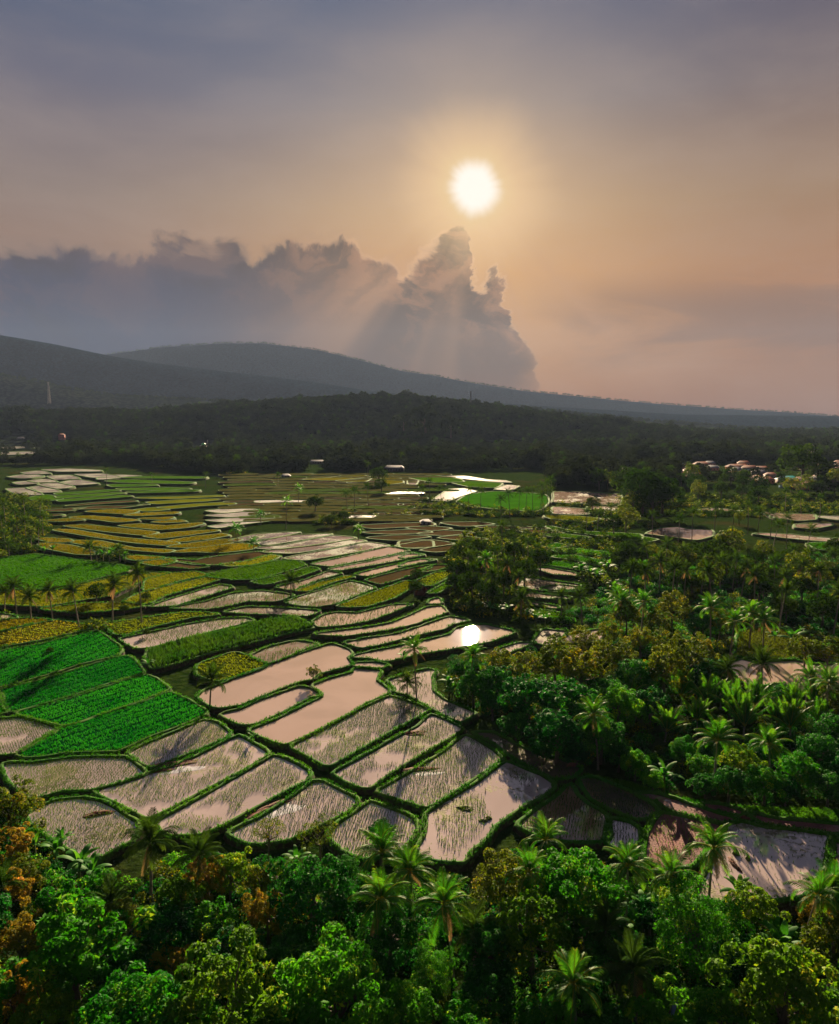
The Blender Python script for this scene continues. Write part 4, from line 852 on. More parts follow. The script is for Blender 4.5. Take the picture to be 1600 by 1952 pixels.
def trees(phrase, group, items):
    seen = {}
    items = sorted(items, key=lambda q: q[0])
    for it in items: seen.setdefault(it[3], []).append((it[0], it[1]+(14 if 'foreground' in phrase else 0))+tuple(it[2:]))
    for kd, L in seen.items():
        for i, it in enumerate(L):
            lab = f'{CN[kd]}, {ORD[i]} {phrase}' if len(L) > 1 else f'{CN[kd]} {phrase}'
            tree(it[0], it[1], it[2], kd, lab, group, it[4] if len(it) > 4 else None)
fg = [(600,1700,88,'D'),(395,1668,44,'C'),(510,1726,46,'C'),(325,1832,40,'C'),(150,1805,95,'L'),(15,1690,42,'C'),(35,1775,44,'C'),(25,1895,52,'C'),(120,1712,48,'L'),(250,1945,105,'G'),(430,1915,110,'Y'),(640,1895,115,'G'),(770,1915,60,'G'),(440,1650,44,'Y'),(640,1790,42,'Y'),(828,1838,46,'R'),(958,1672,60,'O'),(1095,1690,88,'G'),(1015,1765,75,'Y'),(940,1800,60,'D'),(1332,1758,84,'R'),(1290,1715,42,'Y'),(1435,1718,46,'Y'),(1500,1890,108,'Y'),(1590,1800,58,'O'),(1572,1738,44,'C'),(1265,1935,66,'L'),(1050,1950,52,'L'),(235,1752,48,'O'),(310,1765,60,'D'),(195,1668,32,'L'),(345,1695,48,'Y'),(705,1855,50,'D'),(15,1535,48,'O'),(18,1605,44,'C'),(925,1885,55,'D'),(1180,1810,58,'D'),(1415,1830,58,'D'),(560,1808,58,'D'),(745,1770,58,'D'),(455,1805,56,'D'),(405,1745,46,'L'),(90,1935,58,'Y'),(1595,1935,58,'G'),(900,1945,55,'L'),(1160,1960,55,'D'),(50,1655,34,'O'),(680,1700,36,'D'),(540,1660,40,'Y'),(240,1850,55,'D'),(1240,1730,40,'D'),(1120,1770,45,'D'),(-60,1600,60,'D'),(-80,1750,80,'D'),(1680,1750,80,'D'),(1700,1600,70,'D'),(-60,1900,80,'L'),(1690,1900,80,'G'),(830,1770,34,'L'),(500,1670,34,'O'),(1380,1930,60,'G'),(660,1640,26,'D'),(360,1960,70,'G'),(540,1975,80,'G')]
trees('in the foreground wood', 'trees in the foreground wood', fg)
tree(512, 1585, 30, 'A', 'thin airy tree standing over the scummy seedling paddy', 'airy trees over the paddies', 6.5)
tree(610, 1590, 38, 'A', 'yellowish airy tree spreading over the paddy corner', 'airy trees over the paddies', 5.5)
tree(725, 1583, 24, 'D', 'small dark tree at the corner of the stubble paddy', 'airy trees over the paddies', 5)
tree(597, 1282, 14, 'O', 'small round tree on the bank between the open ponds', 'trees on the banks', 2.9)
mid = [(1060,1265,44,'O'),(1110,1275,48,'O'),(955,1262,30,'O'),(1010,1335,52,'D'),(1090,1345,58,'D'),(1182,1348,42,'G'),(1060,1400,56,'D'),(1145,1405,46,'D'),(905,1312,36,'D'),(948,1302,38,'D'),(880,1280,26,'D'),(1283,1162,33,'O'),(1257,1190,28,'O'),(1195,1175,26,'O'),(1160,1212,28,'O'),(1222,1222,28,'O'),(1275,1228,28,'O'),(1340,1192,28,'D'),(1374,1190,24,'O'),(1310,1258,38,'O'),(1268,1278,42,'O'),(1215,1290,40,'D'),(1335,1240,28,'O'),(1303,1432,26,'R'),(1212,1455,28,'G'),(1338,1462,26,'G'),(1410,1455,34,'Y'),(1390,1492,32,'D'),(1460,1492,34,'G'),(1524,1472,34,'G'),(1562,1435,36,'D'),(1578,1245,28,'o'),(1535,1238,26,'o'),(985,1385,34,'D'),(1000,1280,36,'O'),(1150,1255,34,'O'),(1185,1255,30,'O'),(1240,1340,36,'D'),(1160,1325,40,'D'),(1110,1225,30,'O'),(1500,1505,26,'D'),(1580,1500,30,'D'),(1345,1500,24,'D'),(1440,1440,24,'D'),(1180,1440,28,'D'),(1100,1440,24,'D'),(1245,1490,20,'G'),(1360,1280,30,'D'),(1330,1300,30,'D'),(1600,1400,40,'D'),(1630,1470,40,'D'),(940,1345,26,'D'),(1035,1435,20,'D'),(1600,1345,30,'O')]
trees('in the right hand forest', 'trees in the right hand forest', mid)
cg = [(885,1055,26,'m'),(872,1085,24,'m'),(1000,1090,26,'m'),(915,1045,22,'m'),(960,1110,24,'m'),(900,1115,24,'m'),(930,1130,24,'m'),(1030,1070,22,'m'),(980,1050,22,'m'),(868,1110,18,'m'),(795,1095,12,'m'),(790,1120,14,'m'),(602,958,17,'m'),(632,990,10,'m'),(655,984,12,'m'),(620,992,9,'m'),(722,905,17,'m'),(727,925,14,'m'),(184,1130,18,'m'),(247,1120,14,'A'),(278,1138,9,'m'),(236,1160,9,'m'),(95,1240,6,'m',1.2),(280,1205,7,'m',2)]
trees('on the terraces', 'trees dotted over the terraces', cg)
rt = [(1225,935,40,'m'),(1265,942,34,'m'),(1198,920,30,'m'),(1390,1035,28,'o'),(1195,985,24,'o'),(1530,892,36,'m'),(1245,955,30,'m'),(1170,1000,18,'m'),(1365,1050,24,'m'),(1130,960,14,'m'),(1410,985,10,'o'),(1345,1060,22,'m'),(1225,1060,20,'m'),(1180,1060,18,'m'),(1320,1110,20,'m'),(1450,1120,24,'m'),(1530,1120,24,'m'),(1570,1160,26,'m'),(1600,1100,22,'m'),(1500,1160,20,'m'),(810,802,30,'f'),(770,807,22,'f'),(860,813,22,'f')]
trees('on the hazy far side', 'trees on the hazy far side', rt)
def zone_pts(poly, n, seed, z=0.0):
    r = np.random.default_rng(seed); p = np.array([P(x, y, 1.0)[:2] for x, y in poly])
    q = np.c_[r.uniform(p[:,0].min(), p[:,0].max(), n), r.uniform(p[:,1].min(), p[:,1].max(), n)]
    q = q[inside(p, q[:,0], q[:,1])]; zz = HT(q[:,0], q[:,1]); X_, Y_ = proj(q[:,0], q[:,1], zz+.4)
    k = ~in_fields(X_, Y_); return q[k], zz[k], X_[k], Y_[k]
def spaced(q, d, idx=None):
    keep = []; cell = {}
    for i, (x, y) in enumerate(q):
        c = (int(x//d), int(y//d))
        if any((x-q[j][0])**2+(y-q[j][1])**2 < d*d for a in (-1,0,1) for b in (-1,0,1) for j in cell.get((c[0]+a, c[1]+b), ())): continue
        cell.setdefault(c, []).append(i); keep.append(i)
    return keep
def scatter_trees(poly, n, d, kinds, R, seed, label, group, clear=True, maxn=999):
    q, zz, X_, Y_ = zone_pts(poly, n, seed)
    if clear:
        k = ~(in_fields(X_, Y_-10) | in_fields(X_, Y_-18)); q, zz, X_, Y_ = q[k], zz[k], X_[k], Y_[k]
    r = random.Random(seed); c = 0
    ids = spaced(q, d)[:maxn]; ids.sort(key=lambda i: X_[i])
    for i in ids:
        c += 1
        kd = r.choice(kinds); me, tr, uh = r.choice(PT[kd]); Rr = r.uniform(*R)
        o = ob('broadleaf_tree', None, loc=(q[i][0], q[i][1], zz[i]), label=f'{label}, {ORD[c-1]}' if c <= len(ORD) else label, cat='tree', group=group)
        o.rotation_euler.z = r.uniform(0, 6.28); o.scale = (Rr, Rr, Rr*r.uniform(.85, 1.2))
        ob('trunk', tr, o); ob('foliage', me, o, (0, 0, uh))
    return c
n1 = scatter_trees([(1060,922),(1720,922),(1720,960),(1300,965),(1180,1000),(1070,985)], 1500, 13, 'mmmo', (3.5, 6.5), 3, 'dark broadleaf tree in the belt between far flooded fields', 'trees in the belt between the far flooded fields', maxn=60)
n2 = scatter_trees([(1150,1062),(1720,1062),(1720,1230),(1420,1150),(1160,1120)], 900, 9, 'mmo', (2.6, 4.6), 4, 'shaded broadleaf tree under the palms of the right slope', 'trees under the palms of the right slope', maxn=55)
print('scattered', n1, n2)
# ------------------------------------------------------------------ banana plants
def banana_leaf(seed):
    r = np.random.default_rng(seed); b = MB(); t = np.linspace(0, 1, 8); a = .5-1.7*t**1.3*r.uniform(.8, 1.15); seg = 2.2/7
    x = np.concatenate([[0], np.cumsum(np.cos(a[:-1])*seg)]); z = np.concatenate([[0], np.cumsum(np.sin(a[:-1])*seg)])
    w_ = .30*np.sin(np.pi*np.clip(t*.9+.06, 0, 1))**.6; w_[0] = .04
    V = np.concatenate([np.c_[x, -w_, z-w_*.25], np.c_[x, 0*x, z], np.c_[x, w_, z-w_*.25]]); i = np.arange(7)
    b.add(V, np.concatenate([np.c_[i, i+1, i+9, i+8], np.c_[i+8, i+9, i+17, i+16]]), a=np.tile(.3+.5*t, 3)); return b.mesh('banana_leaf', [M['banana']], True)
BL = [banana_leaf(k) for k in range(4)]
bt = MB(); bt.tube([[0,0,-.1],[0,0,1.0],[.03,0,1.9]], [.17,.14,.09], 7); BTR = bt.mesh('stem', [M['weed']], True)
def banana(px, py, s, label, group='banana plants'):
    x, y, zg = foot(px, py, 2.0*s); r = random.Random(int(px*7+py))
    o = ob('banana_plant', None, loc=(x, y, zg), label=label, cat='banana plant', group=group); o.scale = (s, s, s); o.rotation_euler.z = r.uniform(0, 6)
    ob('stem', BTR, o)
    for j in range(9):
        f = ob('leaf', BL[r.randrange(4)], o, (0, 0, 1.85)); f.rotation_euler = (r.uniform(-.2, .2), -math.radians(r.uniform(5, 60)+ (10 if j < 3 else 0)), j*2.4+r.uniform(-.3, .3))
def bananas(phrase, items):
    for i, it in enumerate(sorted(items)):
        banana(*it, f'banana plant, {ORD[i]} {phrase}' if len(items) > 1 else f'banana plant {phrase}', 'banana plants '+phrase)
bananas('with broad pale leaves under the right forest', [(1267,1478,1.6)])
bananas('by the dark gully at lower left', [(50,1592,1.0),(66,1610,.9),(105,1618,1.1),(150,1645,1.5),(172,1660,1.3),(118,1600,.9)])
bananas('left of the forest beside the weedy pond', [(857,1303,1.4),(862,1318,1.1)])
bananas('in the foreground wood', [(1380,1805,1.3),(1490,1808,1.6),(1225,1735,1.4),(1215,1765,1.3),(1408,1700,1.2),(1480,1780,1.2),(1390,1845,1.3),(955,1860,1.2),(565,1640,1.1),(1040,1655,1.2)])
bananas('on the bank above the reflected sun', [(935,1158,1.3),(950,1162,1.3),(968,1160,1.2),(1006,1172,1.3),(1022,1178,1.2),(1040,1180,1.3),(915,1155,1.2)])
bananas('in the hedge above the bright green field', [(184,1057,1.5),(196,1056,1.5),(208,1058,1.4),(215,1052,1.5),(238,1060,1.4),(84,1050,1.5),(100,1046,1.4)])
bananas('below the green terraces at right', [(1108,1085,1.7),(1125,1090,1.7),(1160,1080,1.9),(1172,1118,1.6),(1140,1098,1.5)])
bananas('in the meadow clearing', [(1513,1218,2.2),(1478,1212,1.3),(1528,1204,1.2)])
bananas('beside the lone palm and the dark crop', [(282,1265,1.0),(768,1250,.9),(480,1408,.7)])
# ------------------------------------------------------------------ undergrowth, woodland (stuff)
PC = bpy.data.collections.new('plant_sources')
def src(name, me):
    o = bpy.data.objects.new(name, me); PC2.objects.link(o)
def scatter(name, pts, sc_, meshes, label, seed=1):
    global PC2
    PC2 = bpy.data.collections.new('sources_'+name)
    for i, me in enumerate(meshes): src(f'{name}_source_{i}', me)
    n = len(pts); r = np.random.default_rng(seed)
    me = bpy.data.meshes.new(name); me.vertices.add(n); me.vertices.foreach_set('co', np.asarray(pts, np.float32).ravel())
    for nm, ty, val in (('sc', 'FLOAT', sc_), ('rz', 'FLOAT', r.uniform(0, 6.28, n))):
        a = me.attributes.new(nm, ty, 'POINT'); a.data.foreach_set('value', np.asarray(val, np.float32))
    a = me.attributes.new('pi', 'INT', 'POINT'); a.data.foreach_set('value', r.integers(0, len(meshes), n).astype(np.int32))
    me.update()
    o = ob(name, me, kind='stuff', label=label)
    ng = bpy.data.node_groups.new(name, 'GeometryNodeTree')
    ng.interface.new_socket('Geometry', in_out='INPUT', socket_type='NodeSocketGeometry'); ng.interface.new_socket('Geometry', in_out='OUTPUT', socket_type='NodeSocketGeometry')
    N = ng.nodes; gi = N.new('NodeGroupInput'); go = N.new('NodeGroupOutput'); ip = N.new('GeometryNodeInstanceOnPoints'); ci = N.new('GeometryNodeCollectionInfo')
    ci.inputs[0].default_value = PC2; ci.inputs['Separate Children'].default_value = True; ci.inputs['Reset Children'].default_value = True
    def at(nm, t):
        q = N.new('GeometryNodeInputNamedAttribute'); q.data_type = t; q.inputs[0].default_value = nm; return q.outputs[0]
    ip.inputs['Pick Instance'].default_value = True
    ng.links.new(gi.outputs[0], ip.inputs['Points']); ng.links.new(ci.outputs[0], ip.inputs['Instance']); ng.links.new(at('pi', 'INT'), ip.inputs['Instance Index'])
    cx = N.new('ShaderNodeCombineXYZ'); ng.links.new(at('rz', 'FLOAT'), cx.inputs[2]); ng.links.new(cx.outputs[0], ip.inputs['Rotation']); ng.links.new(at('sc', 'FLOAT'), ip.inputs['Scale'])
    ng.links.new(ip.outputs[0], go.inputs[0])
    md = o.modifiers.new('scatter', 'NODES'); md.node_group = ng
    return o
def bush(seed, m, n=260, size=.30):
    me, cc = crown(seed, n, size, nblob=12, br=.45, rz=.7, low=-.1, m=m, name='bush', jag=.2); return me
B_near = [bush(1, 'leafdark', 420, .2), bush(2, 'leafgreen', 360, .22), bush(3, 'leafdark', 420, .24), bush(4, 'leafolive', 300, .22)]
B_mid = [bush(5, 'leafmid', 160, .34), bush(6, 'leafmid', 160, .34), bush(7, 'leafolive', 140, .34)]
def under(name, polys, dens, sc_, meshes, label, seed, clear=3):
    P_ = []; S_ = []
    for j, poly in enumerate(polys):
        p = np.array([P(x, y, 0)[:2] for x, y in poly]); A_ = abs(.5*np.sum(p[:,0]*np.roll(p[:,1],-1)-np.roll(p[:,0],-1)*p[:,1]))
        bb = (p[:,0].max()-p[:,0].min())*(p[:,1].max()-p[:,1].min())
        q, zz, X_, Y_ = zone_pts(poly, int(bb*dens), seed+j)
        k = ~(in_fields(X_, Y_-clear) | in_fields(X_-clear, Y_) | in_fields(X_+clear, Y_)| in_fields(X_, Y_+clear)); q, zz = q[k], zz[k]
        P_.append(np.c_[q, zz]); S_.append(np.random.default_rng(seed).uniform(sc_[0], sc_[1], len(q)))
    return scatter(name, np.concatenate(P_), np.concatenate(S_), meshes, label, seed)
U1 = [(-100,1480),(45,1520),(60,1570),(200,1665),(300,1630),(430,1612),(560,1640),(700,1650),(800,1668),(900,1655),(980,1620),(1010,1650),(1150,1630),(1230,1660),(1300,1680),(1370,1722),(1600,1722),(1750,1700),(1900,2300),(-300,2300)]
U2 = [(850,1290),(865,1245),(1000,1240),(1060,1200),(1110,1140),(1180,1095),(1240,1060),(1720,1050),(1760,1515),(1500,1515),(1300,1490),(1190,1465),(1130,1450),(1110,1430),(1020,1420),(990,1390),(920,1352),(890,1335),(860,1310)]
under('undergrowth', [U1], .22, (.8, 1.9), B_near, 'dark leafy undergrowth filling the foreground wood', 21, 10)
under('undergrowth', [U2], .09, (.9, 2.2), B_near, 'shrubs and undergrowth of the right hand forest', 31, 10)
under('undergrowth', [[(855,1030),(900,1010),(1040,1010),(1055,1050),(1020,1090),(985,1110),(975,1140),(1090,1170),(1085,1185),(960,1180),(870,1160),(850,1110)], [(-60,945),(90,945),(95,990),(85,1045),(0,1062),(-60,1065)], [(170,1050),(240,1045),(245,1064),(175,1066)], [(0,1172),(200,1190),(200,1200),(0,1182)], [(600,985),(800,965),(1060,975),(1060,988),(820,985),(600,1000)], [(800,958),(1040,962),(1040,975),(800,972)], [(1060,985),(1250,1000),(1250,1012),(1060,998)], [(590,985),(670,985),(670,1000),(590,1000)], [(1060,945),(1720,950),(1720,990),(1180,985),(1060,985)],[(1040,1000),(1180,1010),(1180,1120),(1120,1125),(1060,1060)],[(300,885),(470,895),(470,915),(400,905)]], .07, (1.2, 3.0), B_mid, 'shrubs and hedges between the terraces', 41, 1)
# grassy track verge right of the paddies
vp = zone_pts([(1090,1455),(1200,1475),(1300,1505),(1400,1520),(1700,1530),(1700,1560),(1400,1548),(1280,1535),(1200,1500),(1110,1472)], 30000, 5)
ob('verge_grass', blades('verge_grass', np.c_[vp[0], vp[1]], .5, .13, 3, .8, M['grass'], seed=77, col=vnoise(vp[0][:,0], vp[0][:,1], 6, 3)), kind='stuff', label='bright green grass verge below the right hand forest')
# far woods
r = np.random.default_rng(99); D0 = 560.0; pts = []; y = D0
while y < 2600:
    sp = 8.5 + y*.0022; n = int((y*.60*2+80)/sp)
    x = np.linspace(-y*.62-40, y*.62+40, n) + r.normal(0, sp*.35, n); pts.append(np.c_[x, y+r.normal(0, sp*.35, n)]); y += sp*.95
q = np.concatenate(pts); zz = HT(q[:,0], q[:,1]); X_, Y_ = proj(q[:,0], q[:,1], zz)
lim = np.interp(X_, [-300,0,100,230,300,400,455,470,790,1040,1060,1700,2000], [890,887,887,885,893,905,908,899,900,895,930,934,934])
k = (Y_ < lim) & ~in_fields(X_, Y_) & ~(in_fields(X_, Y_-5))
dn = vnoise(q[:,0]+9000, q[:,1], 90, 4)*.6+vnoise(q[:,0]+9000, q[:,1], 30, 6)*.4
open_ = ((Y_ > 835) & (dn < .30)) | ((Y_ > 800) & (dn < .22)); k &= ~open_
k &= ~((np.abs(X_-60) < 75) & (Y_ > 838) & (Y_ < 884) & (r.uniform(0,1,len(q)) < .8))
HS = [(118,838),(1190,905),(1500,922),(752,898),(605,884),(388,852),(40,832),(380,848)]
for hx, hy in HS: k &= ~((np.abs(X_-hx) < 24) & (np.abs(Y_-hy-6) < 12))
k &= ~((X_ > 1285) & (Y_ > 884) & (Y_ < 945) & (r.uniform(0,1,len(q)) < .95))
q, zz = q[k], zz[k]
FP = CPF
# ridge-top trees
rr = []
for f, D in ((HILLS[0], 1900), (HILLS[1], 3000), (HILLS[3], 6000)):
    n = 900; xx = r.uniform(-.62*D, .65*D, n); yy = D + r.normal(0, 30, n); h_ = f(xx, yy); kk = h_ > 8; rr.append(np.c_[xx, yy, h_][kk])
rr = np.concatenate(rr)
farpt = np.concatenate([np.c_[q, zz], rr]); sf = np.concatenate([r.uniform(3.6, 6.5, len(q))*(.65+.9*vnoise(q[:,0]+9000, q[:,1], 45, 8))*(1+.6*(r.uniform(0,1,len(q)) < .06)), r.uniform(4, 8, len(rr))])
FT = []
for (me, tr, uh) in PT['f']:
    n = len(me.vertices); v = np.zeros(n*3, np.float32); me.vertices.foreach_get('co', v); v = v.reshape(-1, 3)+[0, 0, .75]
    a = np.zeros(n, np.float32); me.attributes['lr'].data.foreach_get('value', a); i = np.arange(n//4)*4
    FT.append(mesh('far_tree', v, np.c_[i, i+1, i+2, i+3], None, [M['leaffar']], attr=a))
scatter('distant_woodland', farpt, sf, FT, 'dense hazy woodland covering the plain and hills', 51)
pk = r.uniform(0, 1, len(q)) < .07
def palmfull(me, h):
    n = len(me.vertices); v = np.zeros(n*3, np.float32); me.vertices.foreach_get('co', v); v = v.reshape(-1, 3)+[0, 0, h]
    a = np.zeros(n, np.float32); me.attributes['lr'].data.foreach_get('value', a); b = MB(); i = np.arange(n//4)*4
    b.add(v, np.c_[i, i+1, i+2, i+3], a=a); b.tube([[0,0,0],[0,0,h]], [.2,.14], 4); return b.mesh('far_palm', [M['fronddark']])
scatter('distant_palms', np.c_[q, zz][pk], r.uniform(.9, 1.25, pk.sum()), [palmfull(CPF[0], 11), palmfull(CPF[1], 13)], 'coconut palms standing out of the hazy distant woodland', 53)
print('far', len(farpt), pk.sum())
# ------------------------------------------------------------------ houses, towers
def house(px, py, w_, d_, h_, wall, roof, rz, label, cat='house', flat=False, group='village houses', sink=0.0, name='house'):
    x, y, zg = foot(px, py, 0.0)
    o = ob(name, None, loc=(x, y, zg), label=label, cat=cat, group=group); o.rotation_euler.z = rz
    b = MB(); b.box((0,0,h_/2-.3), (w_, d_, h_+.6)); ob('wall', b.mesh('wall', [M[wall]]), o)
    b = MB()
    if flat: b.box((0,0,h_+.12), (w_+.6, d_+.6, .24))
    else:
        rh = d_*.32; e = .7
        V = [(-w_/2-e,-d_/2-e,h_-.1),(w_/2+e,-d_/2-e,h_-.1),(w_/2+e,d_/2+e,h_-.1),(-w_/2-e,d_/2+e,h_-.1),(-w_/2+d_*.25,0,h_+rh),(w_/2-d_*.25,0,h_+rh)]
        b.add(V, [[0,1,5,4],[2,3,4,5]], [[1,2,5],[3,0,4]]); b.add(np.array(V)[:4]-[0,0,.15], [[3,2,1,0]])
        b.add([V[0],V[1],tuple(np.array(V[1])-[0,0,.15]),tuple(np.array(V[0])-[0,0,.15])], [[0,3,2,1]])
    ob('roof', b.mesh('roof', [M[roof]]), o)
    nw = max(2, int(w_/2.6)); fl = max(1, int(h_/3))
    for f in range(fl):
        for k in range(nw):
            b = MB()
            if f == 0 and k == nw//2:
                b.box((-w_/2+(k+.5)*w_/nw, -d_/2-.02, 1.0), (1.0, .12, 2.1)); ob('door', b.mesh('door', [M['bark']]), o)
            else:
                b.box((-w_/2+(k+.5)*w_/nw, -d_/2-.02, f*3+1.6), (1.2, .10, 1.2)); ob('window', b.mesh('window', [M['glass']]), o)
    return o
house(118,838,11,9,9,'pink','roofred',.3,'tall pink house with a reddish roof at the far left')
house(1190,905,10,9,6.5,'plaster','rooftin',.2,'two storey pale house with a grey roof in a clearing', flat=True)
house(1182,912,13,7,3,'blue','rooftin',.1,'low pale blue house in front of the two storey one')
house(1168,900,16,9,3,'plaster','rooftin',-.1,'low grey roofed house left of the two storey one')
house(1500,921,16,9,3.6,'plaster','roofteal',.15,'white house with a teal roof at the village edge')
house(752,898,20,9,3.4,'rooftin','rooftin',-.08,'long grey shed with a tin roof beyond the terraces', cat='shed')
house(605,884,18,6,2.8,'plaster','rooftin',.05,'pale low shed with a bright roof among far trees', cat='shed')
house(438,882,8,6,2.6,'plaster','rooftin',0,'tiny pale hut among the trees left of centre', cat='hut')
house(40,838,12,7,3,'plaster','rooftin',.1,'low white house at the far left edge')
house(75,836,12,8,3,'plaster','roofred',-.1,'brown roofed house left of the pink one')
house(150,836,10,8,3,'blue','roofred',.1,'small bluish house right of the pink one')
house(215,828,12,8,3,'plaster','rooftin',.0,'pale house among trees right of the pink one')
house(545,912,8,6,2.6,'plaster','rooftin',.1,'small tin roofed hut on the terraces', cat='hut')
house(812,1002,5,4,2.4,'plaster','rooftin',.2,'tiny field hut by the hedge in the middle', cat='hut')
house(350,850,14,7,3,'plaster','rooftin',.1,'white building left of the green dome')
house(1290,885,13,8,4,'blue','roofteal',.1,'bluish house behind the orange roofs')
rv_ = random.Random(5); spots = []
for k in range(400):
    px = rv_.uniform(1285, 1640); py = rv_.uniform(886, 934)
    if py < 886+ (px < 1380)*0 or (px < 1420 and py > 915): continue
    if abs(px-1530) < 34 and py < 905: continue
    if abs(px-1500) < 30 and py < 925: continue
    if any(abs(px-a) < 15 and abs(py-b) < 4.5 for a, b in spots): continue
    spots.append((px, py))
    if len(spots) >= 44: break
spots.sort()
for i, (px, py) in enumerate(spots):
    house(px, py, rv_.uniform(9, 15), rv_.uniform(7, 9), 3.1, rv_.choice(['plaster','plaster','pink','blue']), rv_.choice(['roofred','roofred','roofred','roofred','rooftin']), rv_.uniform(-.5, .5), f'small house, {ORD[i]} in the crowded far village', group='red roofed houses of the far village')
# small mosque with a green dome
x, y, zg = foot(388, 854, 0)
mo = ob('mosque', None, loc=(x, y, zg), label='small white mosque with a bright green dome', cat='mosque')
b = MB(); b.box((0,0,2.3), (10,10,5.2)); ob('wall', b.mesh('wall', [M['plaster']]), mo)
b = MB(); th = np.linspace(0, math.pi/2, 9); b.tube(np.c_[0*th, 0*th, 5+4.2*np.sin(th)], 4.0*np.cos(th)+.02, 20); ob('dome', b.mesh('dome', [M['domegreen']], True), mo)
for k in (-1, 0, 1):
    b = MB(); b.box((k*3,-5.02,1.8), (1.3,.14,2.4)); ob('window', b.mesh('window', [M['glass']]), mo)
b = MB(); b.tube([[8,-2,0],[8,-2,12]], [.9,.7], 10); b.tube([[8,-2,12],[8,-2,13],[8,-2,15]], [1.1,.9,.05], 10); ob('minaret', b.mesh('minaret', [M['plaster']], True), mo)
def lattice(px, py_base, Dd, H_, w0, label, nseg=12):
    d = ray(px, 700); t = Dd/d[1]; x = t*d[0]; zg = float(HT(x, Dd))
    o = ob('lattice_mast', None, loc=(x, Dd, zg), label=label, cat='mast')
    w_ = lambda u: w0*(1-.75*u)/2
    for sx, sy in ((1,1),(1,-1),(-1,1),(-1,-1)):
        b = MB(); b.tube([[sx*w_(0),sy*w_(0),-2],[sx*w_(1),sy*w_(1),H_]], [w0*.06, w0*.05], 5); ob('leg', b.mesh('leg', [M['steel']]), o)
    b = MB()
    for k in range(nseg):
        u0, u1 = k/nseg, (k+1)/nseg
        for (ax, ay), (bx, by) in (((1,1),(1,-1)),((1,-1),(-1,-1)),((-1,-1),(-1,1)),((-1,1),(1,1))):
            b.tube([[ax*w_(u0),ay*w_(u0),u0*H_],[bx*w_(u1),by*w_(u1),u1*H_]], w0*.03, 4); b.tube([[bx*w_(u0),by*w_(u0),u0*H_],[ax*w_(u1),ay*w_(u1),u1*H_]], w0*.03, 4)
            b.tube([[ax*w_(u1),ay*w_(u1),u1*H_],[bx*w_(u1),by*w_(u1),u1*H_]], w0*.03, 4)
    ob('bracing', b.mesh('bracing', [M['steel']]), o)
    for hh in (.98, .86, .74):
        for k in range(3):
            b = MB(); a = k*2.1; b.box((math.cos(a)*w0*.28, math.sin(a)*w0*.28, H_*hh), (.7, .7, H_*.06), a); ob('antenna', b.mesh('antenna', [M['rooftin']]), o)
lattice(90, 752, 2750, 75, 9, 'tall lattice phone mast on the blue slope at left')
lattice(898, 770, 1850, 36, 5, 'slim lattice mast on the dark forested hill')
# water tower
d = P(1545, 880, 8); x, y = d[0], d[1]; zg = float(HT(x, y))
wt = ob('water_tower', None, loc=(x, y, zg), label='dark water tower rising behind the big round tree', cat='water tower')
for sx, sy in ((1,1),(1,-1),(-1,1),(-1,-1)):
    b = MB(); b.box((sx*2.4, sy*2.4, 11), (.7,.7,22)); ob('leg', b.mesh('leg', [M['steel']]), wt)
for k, zz_ in enumerate((7, 14, 19)):
    b = MB(); b.box((0,0,zz_), (5.6,5.6,.5)); ob('platform', b.mesh('platform', [M['steel']]), wt)
b = MB(); b.tube([[0,0,19.3],[0,0,19.4],[0,0,23.4],[0,0,24.3]], [.1,2.6,2.6,.2], 14); ob('tank', b.mesh('tank', [M['steel']], True), wt)
# ------------------------------------------------------------------ debris and small things in the paddies
def heap(px, py, lx, ly, h_, m, label, name='straw_heap', cat='straw heap', seed=0, rz=0.0, kind=None, zoff=-.02):
    r = np.random.default_rng(seed); c = P(px, py, 0.0); ns = 26; nr_ = 6; th = np.arange(ns)/ns*6.283
    wob = 1+.22*np.sin(th*2+r.uniform(0,6))+.14*np.sin(th*3+r.uniform(0,6))+.08*np.sin(th*7+r.uniform(0,6)) + r.normal(0, .06, ns); V = []
    for k in range(nr_):
        u = k/(nr_-1); rr_ = (1-u)**.8
        V.append(np.c_[np.cos(th)*lx/2*wob*rr_, np.sin(th)*ly/2*wob*rr_, h_*(1-(1-u)**2)*(1+r.normal(0,.25,ns))*np.ones(ns) - .05*(k == 0)])
    V = np.concatenate(V); cr, sr = math.cos(rz), math.sin(rz); V = np.c_[V[:,0]*cr-V[:,1]*sr, V[:,0]*sr+V[:,1]*cr, V[:,2]+zoff]
    i = np.arange(ns); j = (i+1) % ns; Q = np.concatenate([np.c_[k*ns+i, k*ns+j, (k+1)*ns+j, (k+1)*ns+i] for k in range(nr_-1)])
    return ob(name, mesh(name, V, Q, mats=[M[m]], smooth=False), loc=(c[0], c[1], 0), label=label, cat=cat, kind=kind)
heap(328,1457,10,2.8,.25,'debris','long red brown straw heap on the scummy paddy corner', seed=1, rz=.35)
heap(305,1470,4.5,1.6,.2,'debris','short red brown straw scrap beside the long heap', seed=2, rz=.2)
heap(187,1552,4.6,2.0,.28,'debris','oval red straw heap in the lower left seedling paddy', seed=3, rz=.2)
heap(520,1538,10,1.8,.25,'debris','red brown straw band along the bank of the scummy paddy', seed=4, rz=.75)
heap(790,1398,6.5,2.2,.25,'debris','brown weed island floating in the seedling paddy', seed=5, rz=.1, name='weed_island', cat='weed island')
heap(800,1467,7,1.9,.22,'debris','brown straw heap at the edge of the blue tinted paddy', seed=6, rz=.2)
heap(888,1541,3.0,1.8,.3,'weed','green weed clump in the half open pond', seed=7, name='weed_clump', cat='weed clump')
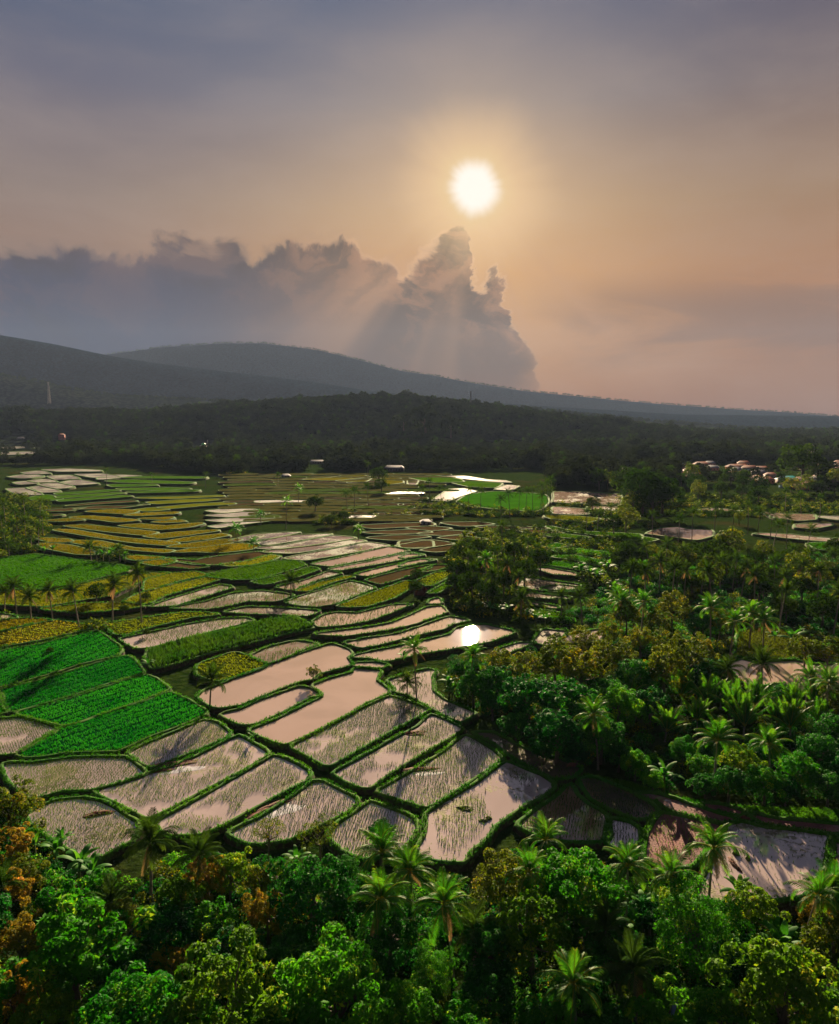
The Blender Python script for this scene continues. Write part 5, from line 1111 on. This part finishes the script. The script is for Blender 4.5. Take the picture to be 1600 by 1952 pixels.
heap(922,1566,1.3,1.1,.3,'weed','small weed tuft, left of the pair in the pond', seed=8, name='weed_clump', cat='weed clump')
heap(932,1561,1.2,1.1,.3,'weed','small weed tuft, right of the pair in the pond', seed=9, name='weed_clump', cat='weed clump')
heap(615,1133,3.6,1.4,.5,'debris','mud heap in the glinting seedling terrace', seed=10, name='mud_heap', cat='mud heap')
heap(526,1146,3.6,1.2,.5,'debris','mud heap between the two brown terraces', seed=11, name='mud_heap', cat='mud heap')
heap(411,1062,5,2,1.2,'debris','round straw mound on the dry brown terrace', seed=12)
heap(805,1133,6,3,1.8,'debris','dark thatch heap under the trees by the upper ponds', seed=13)
heap(1092,1459,3.0,1.0,.4,'roofred','reddish earth heap at the foot of the leaning palm', seed=14, name='earth_heap', cat='earth heap')
heap(1400,1648,1.0,3.4,.35,'debris','narrow red brown seedling bundle heap in the pale pond', seed=15)
heap(1403,1629,1.0,.9,.45,'weed','green seedling bundle beside the narrow heap', seed=16, name='seedling_bundle', cat='seedlings')
heap(1427,1639,.8,.8,.5,'weed','small dark tuft standing in the pale pond', seed=17, name='seedling_bundle', cat='seedlings')
heap(1420,1563,2.0,1.0,.5,'debris','brown clod on the bank at the head of the pale pond', seed=18, name='earth_heap', cat='earth heap')
heap(345,1468,7,3.2,.02,'foam','pale bluish scum beside the long straw heap', seed=20, rz=.3, name='algae_scum', cat='scum', kind='stuff', zoff=.012)
heap(540,1546,9,2.6,.02,'foam','pale bluish scum along the straw band', seed=21, rz=.6, name='algae_scum', cat='scum', kind='stuff', zoff=.012)
heap(818,1476,5,1.6,.02,'foam','pale scum near the blue tinted paddy bank', seed=22, rz=.2, name='algae_scum', cat='scum', kind='stuff', zoff=.012)
# blue grey lichened snag low in the foreground wood
c = P(1280, 1875, 5.0); zg = float(HT(c[0], c[1]))
sg = ob('forked_snag', None, loc=(c[0], c[1], zg), label='forked blue grey dead trunk among the foreground trees', cat='dead tree')
b = MB(); b.tube([[0,0,-.3],[.1,0,3],[.25,0,5.0]], [.22,.18,.14], 8); ob('trunk', b.mesh('trunk', [M['lichen']], True), sg)
for e in ([.9,.1,7.3],[.35,.2,6.9]):
    b = MB(); b.tube([[.25,0,4.9],[(.25+e[0])/2,.05,6.0],e], [.13,.10,.05], 7); ob('limb', b.mesh('limb', [M['lichen']], True), sg)
# ------------------------------------------------------------------ haze: one closed box of even air
hm = bpy.data.materials.new('air_haze'); hm.use_nodes = True; hm.node_tree.nodes.clear(); hn = NT(hm.node_tree)
pv = hn.new('ShaderNodeVolumePrincipled', {'Color': (.33,.45,.72), 'Density': 2.6e-5, 'Anisotropy': .15})
ho = hn.n.new('ShaderNodeOutputMaterial'); hn.l.new(pv.outputs[0], ho.inputs['Volume'])
b = MB(); b.box((0, 3500, 440), (16000, 8600, 960)); ob('haze', b.mesh('haze', [hm]), kind='stuff', label='thin evening haze over the valley')
